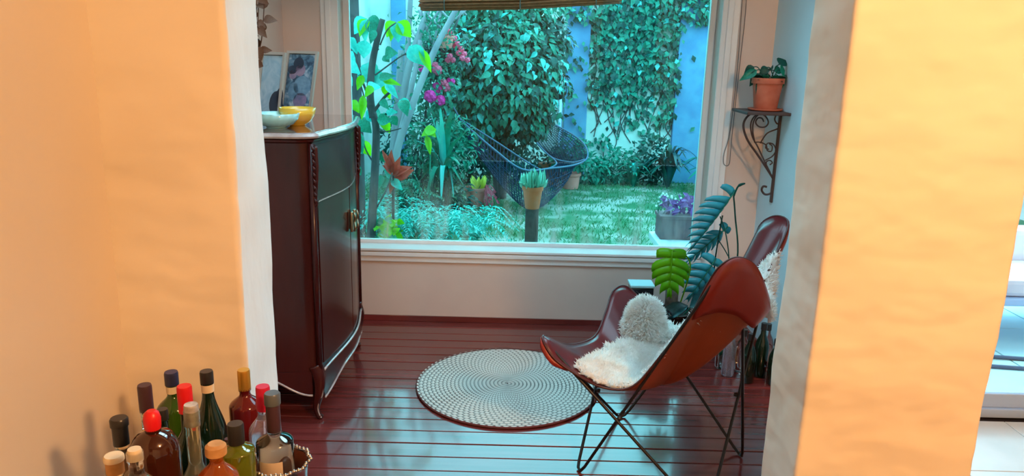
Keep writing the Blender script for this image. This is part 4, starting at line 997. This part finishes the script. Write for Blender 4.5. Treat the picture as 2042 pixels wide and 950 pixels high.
# --- trees at the left edge of the view
def left_tree():
    root = empty('large_leaf_tree', (-1.15, 5.5, 0), 'dark-stemmed young tree with big lime and blue-green leaves at the window\'s left', 'tree')
    Yt = 5.5
    def br(pts, r, nm='branch', mt='bark_dark', Y=Yt):
        P = catmull([AT(p[0], p[1], Y + (p[2] if len(p) > 2 else 0)) for p in pts], 6); N = len(P)
        return MB().tube(P, [r * (1 - .35 * i / N) for i in range(N)], 9).build(nm, M[mt], root, True)
    br([(742, 560), (740, 480), (744, 400), (748, 330), (750, 260), (744, 225)], .038, 'trunk')
    br([(744, 235), (738, 190), (742, 130), (752, 80), (763, 38)], .030)
    br([(744, 225), (766, 195), (780, 182)], .013); br([(740, 205), (722, 160), (712, 120), (690, 60)], .009)
    br([(748, 150), (775, 130), (800, 112), (815, 108)], .006); br([(742, 235), (728, 200), (715, 150)], .006)
    br([(748, 262), (775, 262), (800, 256)], .006); br([(755, 100), (742, 70), (733, 40)], .006); br([(758, 90), (772, 60), (790, 45)], .006)
    br([(800, 112), (822, 100), (836, 96)], .005); br([(748, 420), (770, 380), (782, 345)], .007); br([(748, 330), (730, 300), (722, 270)], .006); br([(744, 480), (700, 440), (712, 380)], .006)
    LFS = [((733, 38), (703, 62), .13, 'leaf_bright'), ((733, 38), (714, 66), .10, 'leaf_lime'), ((735, 38), (753, 72), .11, 'leaf'), ((732, 38), (724, 80), .08, 'leaf_bright'), ((735, 36), (760, 50), .08, 'leaf'),
           ((790, 44), (768, 70), .11, 'leaf_lime'), ((790, 44), (795, 82), .10, 'leaf_bright'), ((792, 44), (820, 72), .12, 'leaf_lime'), ((788, 44), (778, 76), .08, 'leaf_lime'), ((712, 108), (684, 58), .06, 'leaf_bright'),
           ((728, 80), (724, 116), .11, 'leaf_bright'), ((690, 108), (706, 122), .10, 'leaf_bright'), ((688, 126), (714, 142), .10, 'leaf_bright'), ((722, 130), (752, 165), .17, 'leaf_bright'), ((738, 158), (770, 162), .16, 'leaf_bright'), ((752, 168), (736, 178), .10, 'leaf_bright'),
           ((768, 108), (786, 104), .10, 'leaf'), ((764, 112), (776, 122), .06, 'leaf'), ((764, 162), (796, 166), .05, 'leaf_lime'), ((766, 166), (777, 198), .07, 'leaf_lime'), ((768, 168), (793, 192), .06, 'leaf_bright'), ((756, 156), (784, 150), .06, 'leaf'),
           ((816, 92), (846, 128), .13, 'leaf_bright'), ((836, 98), (862, 142), .07, 'leaf_lime'), ((800, 200), (812, 226), .09, 'leaf'), ((796, 200), (820, 215), .08, 'leaf_bright'), ((730, 222), (762, 238), .13, 'leaf_bright'), ((724, 190), (722, 236), .06, 'leaf_lime'), ((760, 232), (778, 265), .08, 'leaf_lime'),
           ((752, 240), (780, 238), .09, 'leaf'), ((714, 240), (738, 262), .12, 'leaf'), ((720, 280), (738, 312), .10, 'leaf_lime'), ((712, 262), (724, 306), .07, 'leaf'), ((742, 172), (730, 190), .06, 'leaf_lime'), ((704, 268), (722, 282), .07, 'leaf_bright'),
           ((720, 290), (712, 312), .06, 'leaf_bright'), ((748, 300), (764, 322), .06, 'leaf'), ((694, 78), (712, 92), .07, 'leaf_bright'), ((690, 150), (702, 168), .06, 'leaf_bright'), ((724, 150), (712, 178), .06, 'leaf_lime'), ((748, 60), (738, 84), .06, 'leaf'),
           ((780, 232), (792, 250), .07, 'leaf'), ((770, 225), (790, 222), .06, 'leaf_bright'), ((706, 330), (720, 350), .07, 'leaf'), ((700, 200), (714, 222), .07, 'leaf_lime'), ((760, 200), (772, 214), .06, 'leaf')]
    for (b, t, w, mn) in LFS:
        dy = random.uniform(-.18, .12); leaf(root, AT(b[0], b[1], Yt + dy), AT(t[0], t[1], Yt + dy - random.uniform(0, .08)), w, mn, up=(random.uniform(-.3, .3), -1, random.uniform(.2, .8)))
    # bromeliad perched low on the stem
    rb = empty('red_bromeliad', AT(785, 350, 5.7), 'plant with dusky red pointed leaves growing low beside the dark stem', 'plant')
    for (b, t, w, mn) in (((785, 348), (764, 304), .07, 'leaf_red'), ((783, 345), (776, 305), .08, 'leaf_red'), ((785, 348), (768, 330), .06, 'leaf_red'), ((787, 350), (814, 330), .08, 'leaf_red'), ((788, 352), (820, 342), .09, 'leaf_red'), ((786, 350), (808, 352), .06, 'leaf_red'),
                          ((780, 355), (762, 372), .06, 'leaf'), ((782, 358), (800, 376), .07, 'leaf_bright'), ((780, 352), (770, 340), .07, 'leaf_bright'), ((786, 362), (776, 384), .05, 'leaf_red'), ((783, 350), (796, 318), .07, 'leaf_red'), ((760, 350), (756, 372), .07, 'leaf')):
        leaf(rb, AT(b[0], b[1], 5.7), AT(t[0], t[1], 5.64), w, mn)
    MB().tube([AT(785, 350, 5.7), AT(784, 420, 5.72), V((AT(784, 470, 5.74).x, 5.74, 0))], .012, 7).build('stem', M['bark_dark'], rb, True)
left_tree()
def post_left():
    r = tag(MB().tube(catmull([AT(703, -30, 5.9), AT(706, 60, 5.9), AT(711, 200, 5.9), AT(716, 330, 5.9), V((AT(720, 500, 5.9).x, 5.9, 0))], 6), [.045] * 25, 9).build('tree_trunk', M['bark_dark'], None, True), 'straight dark trunk right against the left window frame', 'tree trunk')
    root = empty('pale_tree', (-1.0, 6.7, 0), 'group of pale grey leaning stems left of the round tree', 'tree')
    g = V((AT(770, 440, 6.7).x, 6.7, 0))
    for (pts, rr, Y) in (([(866, -20), (846, 40), (822, 110), (808, 170), (800, 230), (786, 310)], .045, 6.7), ([(820, -20), (815, 60), (812, 120), (806, 190), (796, 250), (784, 330)], .040, 6.8), ([(925, -10), (898, 40), (874, 85), (845, 150), (815, 230), (792, 300)], .040, 6.6),
                         ([(800, 100), (795, 180), (788, 260), (782, 330)], .05, 6.9), ([(838, 80), (828, 140), (812, 210), (796, 280)], .035, 6.65)):
        P = [AT(x, y, Y) for x, y in pts]; P.append(P[-1].lerp(g, .5) + V((0, 0, .0))); P.append(g + V((random.uniform(-.05, .05), random.uniform(-.03, .03), 0)))
        P = catmull(P, 5); N = len(P); MB().tube(P, [rr * (.55 + .45 * i / N) for i in range(N)], 9).build('stem', M['bark_pale'], root, True)
    for (a, b_) in (((895, -10), (850, 60)), ((852, 30), (884, 60)), ((905, 60), (925, 10)), ((835, 20), (860, 80)), ((880, 20), (860, 110)), ((930, 30), (905, 5)), ((846, 60), (838, 0)), ((822, 60), (850, 110)), ((875, 15), (905, 50)), ((940, 10), (900, 45))):
        MB().tube([AT(a[0], a[1], 6.75), AT(b_[0], b_[1], 6.7)], .010, 6).build('twig', M['bark_pale'], root, True)
    # fine leafy growth around the stems
    r2 = np.random.default_rng(3); P = []
    for (x, y, w, h, n_) in ((812, 120, 26, 60, 120), (850, 50, 45, 45, 260), (880, 60, 40, 40, 220), (800, 220, 30, 40, 60)):
        for _ in range(n_): q = AT(r2.normal(x, w / 2), r2.normal(y, h / 2), r2.uniform(6.6, 7.4)); P.append(tuple(q))
    m = len(P); L = r2.uniform(.03, .06, m); scatter('foliage', 'leaf', P, r2.normal(size=(m, 3)), r2.normal(size=(m, 3)), L, L * .5, root, T2)
post_left()

def bougainvillea():
    root = empty('flowering_shrub', (-.85, 7.4, 0), 'shrub with bright pink round flowers beside the pale grey stems', 'shrub')
    fl_ = [(845, 137, .046, 0), (858, 192, .058, 0), (878, 200, .048, 0), (873, 175, .052, 0), (899, 163, .040, 0), (872, 140, .045, 1), (890, 174, .045, 1), (868, 130, .03, 1), (884, 164, .03, 1)]
    fl2 = [(893, 60), (900, 68), (906, 76), (912, 88), (896, 76), (920, 98), (926, 108), (932, 120), (922, 116), (897, 112), (893, 120), (903, 120), (888, 66), (908, 92), (915, 106)]
    mesh = {}
    for mi in ('pink', 'pink_pale'):
        bm = bmesh.new(); bmesh.ops.create_icosphere(bm, subdivisions=3, radius=1)
        for v in bm.verts: v.co *= 1 + .28 * noise.noise(v.co * 3.2) + .12 * noise.noise(v.co * 7)
        me = bpy.data.meshes.new('flower'); bm.to_mesh(me); bm.free(); me.materials.append(M[mi]); mesh[mi] = me
    for (x, y, s, t) in fl_ + [(x, y, .026, 2) for x, y in fl2]:
        p = AT(x, y, 7.2 + random.uniform(-.05, .05)); share('flower', mesh['pink'] if t == 0 else mesh['pink_pale'], root, Matrix.Translation(p) @ Matrix.Diagonal((s, s, s, 1)))
    c = AT(868, 165, 7.3); P, D, U, L, Wd = blob_leaves(c, (.22, .16, .30), 330, .06, .6, 61, True, .5, .3); scatter('foliage', 'leaf', P, D, U, L, Wd, root, T3)
    c = AT(880, 110, 7.45); P, D, U, L, Wd = blob_leaves(c, (.26, .14, .30), 380, .06, .6, 62, True, .5, .3); scatter('foliage', 'leaf_dark', P, D, U, L, Wd, root, T3)
    for dx in (-.05, .02, .08): MB().tube(catmull([V((-.85 + dx, 7.4, 0)), V((-.82 + dx * 2, 7.38, .6)), AT(868 + dx * 200, 165, 7.35), AT(890, 80, 7.35)], 6), .012, 6).build('stem', M['bark_dark'], root, True)
    hp = AT(888, 96, 7.15); r3 = empty('hanging_pot', hp, 'small terracotta pot hanging among the upper pink flowers', 'pot'); pot(r3, hp, .085, .06, .11, 'terra_pale')
    MB().tube([hp + V((.07, 0, .10)), hp + V((0, 0, .5)), hp + V((-.07, 0, .10))], .003, 5).build('wire', M['iron'], r3)
    hp2 = AT(694, 112, 6.2); r4 = empty('hanging_pot', hp2, 'dusky red pot hanging at the far left edge of the window', 'pot'); pot(r4, hp2, .075, .06, .14, 'terra_pale')
    MB().tube([hp2 + V((.06, 0, .13)), hp2 + V((0, 0, .6)), hp2 + V((-.06, 0, .13))], .003, 5).build('wire', M['iron'], r4)
bougainvillea()

def ferns():
    # big arching strap-leaf clump under the flowers
    root = empty('arching_fern', (-.60, 7.0, 0), 'large arching fern clump left of the hammock', 'fern'); b0 = AT(885, 350, 7.0)
    ends = [(840, 240), (858, 225), (878, 215), (900, 222), (915, 240), (930, 262), (935, 300), (932, 340), (925, 372), (905, 395), (880, 400), (850, 392), (838, 360), (828, 320), (828, 280), (868, 262), (892, 250), (910, 282), (845, 300), (860, 380), (918, 330), (870, 240)]
    for k, (x, y) in enumerate(ends):
        t = AT(x, y, 6.85 + random.uniform(-.15, .3)); h = max(t.z, b0.z) + random.uniform(.02, .12); mid = b0.lerp(t, .6); mid.z = h if y > 300 else b0.lerp(t, .6).z + .08
        o = strap(root, [b0 + V((random.uniform(-.05, .05), 0, -.05)), b0.lerp(mid, .6) + V((0, 0, .06)), mid, t], random.choice((.05, .06, .075)), random.choice(('leaf', 'leaf_bright', 'leaf_bright', 'leaf')))
    for k in range(10):
        a = AT(random.uniform(860, 905), random.uniform(345, 360), 7.0); MB().tube([a, V((a.x, 7.0, 0))], .007, 5).build('stem', M['leaf_dark'], root)
    P, D, U, L, Wd = blob_leaves(AT(880, 290, 7.3), (.36, .2, .34), 700, .07, .35, 71, True, .3, .3); scatter('foliage', 'leaf', P, D, U, L, Wd, root, T3)
    P, D, U, L, Wd = blob_leaves(AT(870, 390, 7.2), (.40, .2, .20), 500, .07, .3, 72, True, .3, .3); scatter('foliage', 'leaf_dark', P, D, U, L, Wd, root, T3)
    r2 = empty('lime_leaf_plant', (AT(852, 350, 6.5).x, 6.5, 0), 'single stem with two lime green leaves in front of the fern', 'plant')
    a = AT(857, 262, 6.5); leaf(r2, AT(870, 258, 6.5), AT(840, 266, 6.45), .11, 'leaf_lime'); leaf(r2, AT(850, 256, 6.5), AT(868, 270, 6.45), .09, 'leaf_lime'); leaf(r2, AT(850, 270, 6.5), AT(859, 308, 6.45), .06, 'leaf_lime')
    MB().tube(catmull([a, AT(858, 320, 6.5), V((AT(852, 350, 6.5).x, 6.5, 0))], 6), .006, 6).build('stem', M['leaf'], r2)
    # feathery growth along the left and below the window
    beds = [('feathery_fern', 'feathery blue-green fern low in the left corner of the window', -.92, 5.9, .36, 'leaf_bright', 44, .50),
            ('feathery_fern', 'feathery fern in the left foreground, right of the lime plant', -.62, 5.9, .32, 'leaf_bright', 40, .46),
            ('feathery_fern', 'low loose fern under the first clay pot', -.36, 6.2, .28, 'leaf_bright', 36, .42),
            ('feathery_fern', 'dark fern behind the red bromeliad', -1.10, 6.7, .45, 'leaf', 34, .45),
            ('feathery_fern', 'dark fern at the foot of the pale grey stems', -.85, 6.6, .30, 'leaf_dark', 30, .42)]
    for (nm, lb, x, y, hgt, mn, nf, ln) in beds:
        r = empty(nm, (x, y, 0), lb, 'fern')
        for k in range(nf):
            a = 2 * pi * k / nf + random.uniform(-.2, .2); l = ln * random.uniform(.6, 1.1); e = V((x + cos(a) * l, y + sin(a) * l, hgt * random.uniform(.2, .9))); m1 = V((x + cos(a) * l * .5, y + sin(a) * l * .5, hgt * random.uniform(.8, 1.3)))
            pts = catmull([V((x, y, 0)), m1, e], 8); P = []; D = []; U = []
            for i in range(3, len(pts)):
                d = (pts[i] - pts[i - 1]).normalized(); s = d.cross(V((0, 0, 1))); s.normalize()
                for sg in (-1, 1): P.append(tuple(pts[i])); D.append(tuple(s * sg + d * .6)); U.append((0, 0, 1))
            n_ = len(P); Ls = np.linspace(.075, .03, n_) * random.uniform(.8, 1.2)
            o = scatter('frond', mn, P, D, U, Ls, Ls * .28, r, T2); del o['kind']
    # lime clump
    r = empty('lime_ground_plant', (AT(768, 470, 5.6).x, 5.6, 0), 'clump of lime green leaves at the bottom left of the window', 'plant'); 
    for k in range(46):
        x = random.uniform(745, 792); y = random.uniform(440, 486); p = AT(x, y, 5.6 + random.uniform(-.1, .1)); d = V((random.uniform(-1, 1), -.5, random.uniform(-.3, .8))).normalized(); leaf(r, p, p + d * random.uniform(.05, .08), .055, 'leaf_lime' if k % 3 else 'leaf')
    c0 = V((AT(768, 470, 5.6).x, 5.6, 0))
    for k in range(8): MB().tube([c0, AT(random.uniform(750, 788), random.uniform(450, 470), 5.6)], .004, 5).build('stem', M['leaf'], r)
ferns()

def clay_pots():
    # pot on a post, near the window
    c = V((.142, 5.35, .545)); 
    p = MB().box((c.x - .048, c.y - .045, 0), (c.x + .048, c.y + .045, .545), .006).build('wooden_post', M['post']); tag(p, 'dark wooden post under the succulent pot in the garden', 'post')
    r = empty('succulent_pot', c, 'terracotta pot of grey-green succulents on the dark post', 'plant'); pot(r, c, .078, .052, .165, 'terra_out'); MB().lathe([(.001, 0), (.064, .001)], c + V((0, 0, .15)), 16, False).build('soil', M['soil'], r)
    for k in range(46):
        a = random.uniform(0, 2 * pi); rr = random.uniform(0, .055); b = c + V((rr * cos(a), rr * sin(a), .15)); out = V((cos(a) * rr * 1.1, sin(a) * rr * .9, random.uniform(.03, .13)))
        leaf(r, b, b + out + V((0, 0, .02)), .030, 'succulent', up=(cos(a), sin(a) - .5, .3), kind='thick')
    for k in range(12):
        a = random.uniform(0, 2 * pi); b = c + V((.06 * cos(a), .06 * sin(a), .165)); leaf(r, b, b + V((.05 * cos(a), .05 * sin(a), .03)), .03, 'succulent', up=(0, 0, 1), kind='thick')
    q = ATZ(948, 412, .0); r = empty('clay_pot', q, 'wide terracotta pot with small yellow plant and trailing pink stems', 'plant'); pot(r, q, .125, .078, .215, 'terra_pale'); MB().lathe([(.001, 0), (.10, .001)], q + V((0, 0, .195)), 16, False).build('soil', M['soil'], r)
    for k in range(26):
        a = random.uniform(0, 2 * pi); b = q + V((.03 + .03 * cos(a), .03 * sin(a), .195)); leaf(r, b, b + V((.05 * cos(a), .05 * sin(a) - .02, random.uniform(.04, .15))), .05, 'leaf_yellow', up=(0, -1, .5))
    for k in range(22):
        b = q + V((.10, -.03, .20)); t = b + V((random.uniform(.0, .14), random.uniform(-.10, .02), random.uniform(-.14, .02))); MB().tube(catmull([b, b.lerp(t, .5) + V((0, 0, .05)), t], 4), .004, 5).build('trailing_stem', M['pink_pale'], r)
        leaf(r, t, t + V((random.uniform(-.03, .04), 0, -.035)), .03, 'pink_pale')
    # far pot with leafy plant
    q = V((.72, 9.30, 0)); r = empty('leafy_pot', q, 'clay pot with a round bushy green plant at the rear garden wall', 'plant'); pot(r, q, .13, .10, .20, 'terra_pale')
    P, D, U, L, Wd = blob_leaves(q + V((-.02, 0, .42)), (.26, .22, .20), 420, .07, .6, 81, True, .4, .3); scatter('foliage', 'leaf', P, D, U, L, Wd, r, T3)
    MB().tube([q + V((0, 0, .1)), q + V((0, 0, .4))], .015, 6).build('stem', M['bark_dark'], r)
    q = V((.45, 9.45, 0)); r = empty('red_trough', q, 'low reddish clay trough left of the bushy potted plant', 'planter'); MB().box((q.x - .14, q.y - .08, 0), (q.x + .14, q.y + .08, .30), .01).build('box', M['terra'], r)
    P, D, U, L, Wd = blob_leaves(q + V((0, 0, .33)), (.16, .1, .10), 120, .05, .5, 82, True, .2, .3); scatter('foliage', 'leaf_dark', P, D, U, L, Wd, r, T3)
    # hanging bowl on wires in front of the first pilaster
    q = AT(1112, 196, 9.2); r = empty('hanging_bowl', q, 'small dark bowl hanging on wires in front of the rear wall', 'planter')
    autosmooth(MB().lathe([(.02, -.02), (.07, .0), (.105, .05), (.11, .085), (.10, .085), (.06, .03)], q, 24).build('bowl', M['iron'], r), 40)
    for a in (0, 2.1, 4.2): MB().tube([q + V((.105 * cos(a), .105 * sin(a), .08)), q + V((0, 0, .95))], .004, 5).build('wire', M['iron'], r)
    P, D, U, L, Wd = blob_leaves(q + V((0, 0, .12)), (.12, .1, .06), 40, .06, .5, 83, True, .5, .3); scatter('foliage', 'leaf', P, D, U, L, Wd, r, T3)
    pp = tag(MB().tube([V((.60, 9.93, 0)), V((.60, 9.93, 1.12))], .022, 8).build('drain_pipe', M['steel'], None, True), 'thin white pipe on the rear wall beside the first blue pilaster', 'pipe')
clay_pots()

def hammock():
    root = empty('hammock', (.2, 8.0, .35), 'dark blue net hammock slung low across the garden', 'hammock')
    A_ = catmull([AT(920, 242, 7.55), AT(985, 298, 7.5), AT(1042, 338, 7.5), AT(1098, 336, 7.9), AT(1150, 328, 8.4), AT(1172, 312, 8.7), AT(1160, 282, 9.0), AT(1112, 252, 9.3), AT(1050, 226, 9.6)], 6)
    B_ = catmull([AT(918, 238, 7.6), AT(985, 280, 7.7), AT(1062, 330, 7.9), AT(1085, 338, 8.2), AT(1110, 326, 8.6), AT(1090, 306, 8.9), AT(1070, 284, 9.1), AT(1055, 255, 9.4), AT(1044, 224, 9.6)], 6)
    C_ = catmull([AT(1070, 284, 9.1), AT(1100, 314, 8.8), AT(1140, 324, 8.6), AT(1166, 318, 8.6)], 6)
    N = len(A_); MB().tube(A_, .011, 6).build('edge_rope', M['rope'], root, True); MB().tube(B_, .010, 6).build('edge_rope', M['rope'], root, True); MB().tube(C_, .010, 6).build('edge_rope', M['rope'], root, True)
    def P(i, t):
        s = i / (N - 1); q = A_[i].lerp(B_[i], t); sag = (.40 * sin(pi * min(1, s * 1.9)) ** .8 if s < .5 else 0) + .06 * sin(pi * s); sag *= sin(pi * t) ** .7
        return q + V((0, 0, -min(sag, max(0, q.z - .03))))
    mb = MB(); T_ = 15
    for j in range(1, T_): mb.tube([P(i, j / T_) for i in range(N)], .0046, 3, cap=False)
    for i in range(1, N - 1):
        for half in (0, .5):
            a = lambda t: P(i, t).lerp(P(i + 1, t), half)
            mb.tube([a(j / T_) for j in range(T_ + 1)], .0046, 3, cap=False)
    o = mb.build('net', M['net'], root); o['kind'] = 'stuff'
    MB().tube([AT(919, 240, 7.58), AT(880, 170, 7.6)], .008, 6).build('hanging_rope', M['rope'], root); MB().tube([AT(1047, 225, 9.6), AT(1043, 150, 9.9)], .008, 6).build('hanging_rope', M['rope'], root)
    k = AT(1048, 232, 9.35); w = MB().lathe([(.01, -.06), (.03, -.04), (.032, .03), (.012, .05), (.008, .09)], k, 14).build('knot_tassel', mat('white_tassel', (.9, .92, .9), .7), root, True)
hammock()

def strap_clump(nm, label, c, n, ln, hgt, mn, w, cat='plant'):
    r = empty(nm, c, label, cat); c = V(c)
    for k in range(n):
        a = 2 * pi * k / n + random.uniform(-.3, .3); l = ln * random.uniform(.35, 1); h = hgt * random.uniform(.6, 1.1)
        e = c + V((cos(a) * l, sin(a) * l * .7, h * (1 - .5 * l / ln))); strap(r, [c + V((cos(a) * .02, sin(a) * .02, 0)), c + V((cos(a) * l * .4, sin(a) * l * .3, h * .75)), e], w, random.choice(mn), n=4)
    return r
strap_clump('agave', 'dark blue-green spiky clump at the right end of the rear wall', (1.98, 9.45, 0), 44, .42, .62, ['leaf_blue', 'leaf_dark'], .055)
strap_clump('agave', 'tall spiky blue-green clump behind the purple planter', (2.42, 9.1, 0), 40, .45, .60, ['leaf_blue', 'leaf_blue', 'leaf'], .055)
strap_clump('agave', 'pale spiky clump nearest the window\'s right frame at the rear wall', (2.75, 9.6, 0), 30, .4, .75, ['leaf', 'leaf_bright'], .05)
strap_clump('day_lily', 'low arching green clump in the middle of the rear wall border', (1.55, 9.55, 0), 40, .34, .36, ['leaf', 'leaf_bright'], .04)
strap_clump('day_lily', 'small arching green clump right of the bushy pot', (1.18, 9.6, 0), 30, .26, .28, ['leaf', 'leaf_dark'], .035)
for (x, y, rx, rz, n_, mn, lb) in ((1.02, 9.65, .22, .20, 380, 'leaf', 'low leafy shrub beside the clay pot at the rear wall'), (1.38, 9.75, .30, .26, 480, 'leaf', 'bushy shrub behind the arching clumps of the rear border'), (1.8, 9.7, .26, .36, 420, 'leaf_dark', 'dark shrub left of the spiky clumps'), (-1.25, 9.3, .5, .6, 900, 'leaf_dark', 'dark shrub at the back left of the garden'), (-.6, 9.4, .55, .5, 800, 'leaf_dark', 'dark shrub behind the arching fern'), (.15, 9.5, .35, .25, 400, 'leaf_dark', 'dark low shrub behind the hammock')):
    r = empty('border_shrub', (x, y, 0), lb, 'shrub'); P, D, U, L, Wd = blob_leaves((x, y, rz * .9), (rx, .2, rz), n_, .07, .5, int(x * 100) + 900, True, .3, .3); scatter('foliage', mn, P, D, U, L, Wd, r, T3)
    for k in range(4): MB().tube([V((x, y, 0)), V((x + random.uniform(-rx, rx) * .6, y, rz))], .008, 5).build('stem', M['bark_dark'], r)

def purple_trough():
    zt = .42; a = ATZ(1295, 461, zt); 
    sl = MB().box((a.x - .005, 4.66, zt - .05), (1.52, a.y, zt), .006); r0 = empty('stone_bench', (1.25, 4.95, 0), 'pale smooth slab ledge just outside the lower right of the window', 'ledge')
    sl.build('slab', M['slab'], r0)
    for y in (4.72, a.y - .10):
        for x in (a.x + .05, 1.42): MB().box((x, y, 0), (x + .08, y + .06, zt - .05), .004).build('leg', M['slab'], r0)
    y0 = a.y - .16; c = V((1.22, y0, zt)); r = empty('clay_trough', c, 'brown clay trough of purple-leaved plants on the pale ledge', 'planter')
    MB().box((1.02, y0 - .09, zt), (1.46, y0 + .10, zt + .165), .008).build('trough', M['trough'], r); MB().box((1.012, y0 - .098, zt + .14), (1.468, y0 + .108, zt + .168), .006).build('rim', M['trough'], r)
    for k in range(110):
        b = V((random.uniform(1.06, 1.44), y0 + random.uniform(-.07, .08), zt + .165)); h = random.uniform(.02, .10) + max(0, (b.x - 1.1)) * .10; p = b + V((0, 0, h)); d = V((random.uniform(-1, 1), random.uniform(-1, .3), random.uniform(-.6, .6))).normalized(); leaf(r, p, p + d * random.uniform(.045, .075), .028, 'leaf_purple')
    for k in range(12): 
        x = 1.08 + k * .03; MB().tube([V((x, y0, zt + .16)), V((x + random.uniform(-.02, .02), y0, zt + .27))], .003, 5).build('stem', M['leaf_purple'], r)
    for k in range(26):
        p = V((random.uniform(1.0, 1.16), y0 + random.uniform(-.03, .08), zt + .165)); t = p + V((random.uniform(-.04, .06), 0, random.uniform(.05, .14))); MB().tube([p, t], .0012, 4).build('stem', M['leaf'], r)
        mesh_obj('flower', [t + V((.009 * cos(q * pi / 3), -.004, .009 * sin(q * pi / 3))) for q in range(6)] + [t + V((0, -.009, 0))], [(q, (q + 1) % 6, 6) for q in range(6)], M['white_petal'], r)
purple_trough()

# rolled reed blind just outside, above the window
def reed_roll():
    root = empty('reed_blind', (-.05, 4.78, 1.97), 'rolled brown reed blind across the top of the window outside', 'blind')
    a = AT(840, 10, 4.78); b = AT(1235, 0, 4.78); 
    for k in range(64):
        t = 2 * pi * (k % 16) / 16; rr = .05 - .012 * (k // 16); o = V((0, cos(t) * rr, sin(t) * rr + .012)); j = random.uniform(-.02, .02)
        MB().tube([a + o + V((j, 0, .006)), a.lerp(b, .5) + o + V((0, 0, .0)), b + o + V((j, 0, .02))], .0045, 5).build('reed', M['reed'], root)
    for t in (.12, .5, .88): 
        p = a.lerp(b, t) + V((0, 0, .012)); MB().tube([p + V((0, .056 * cos(2 * pi * k / 12), .056 * sin(2 * pi * k / 12))) for k in range(12)], .003, 5, True).build('tie_cord', M['cord'], root)
        MB().tube([p + V((0, 0, .05)), p + V((0, 0, .25))], .003, 5).build('tie_cord', M['cord'], root)
reed_roll()

# patio seen past the right pillar
def patio():
    c = V((2.75, 4.35, .02)); r = empty('garden_lounger', c, 'low pale lounger with pale cushions on the patio beyond the glass door', 'lounger')
    MB().box((2.5, 4.2, .26), (4.3, 4.9, .31), .01).build('base', M['steel'], r)
    for x in (2.55, 4.2):
        for y in (4.25, 4.8): MB().box((x, y, .02), (x + .05, y + .05, .26), .004).build('leg', M['steel'], r)
    MB().box((2.55, 4.7, .31), (4.3, 4.88, .62), .04).build('cushion', M['slab'], r)
    MB().box((2.52, 4.22, .31), (4.3, 4.7, .42), .03).build('seat_pad', M['slab'], r)
    for k, y in enumerate((3.9, 4.05)):
        tag(MB().tube([V((2.2, y, .03)), V((4.2, y - .25, .03))], .012, 6).build('garden_hose', M['rope'], None, True), ['pale hose lying on the patio nearest the glass door', 'second pale hose lying on the patio, nearer the lounger'][k], 'hose')
patio()
# ceiling lamp (outside the frame) that lights the near room
rl = empty('ceiling_lamp', (1.35, -.10, 2.6), 'white glass globe ceiling lamp behind the camera', 'lamp')
MB().tube([(1.35, -.10, 2.6), (1.35, -.10, 2.56)], .01, 8).build('rod', M['brass'], rl)
MB().lathe([(.02, .06), (.10, .04), (.12, .0)], (1.35, -.10, 2.54), 24, False).build('shade', M['trim'], rl, True)
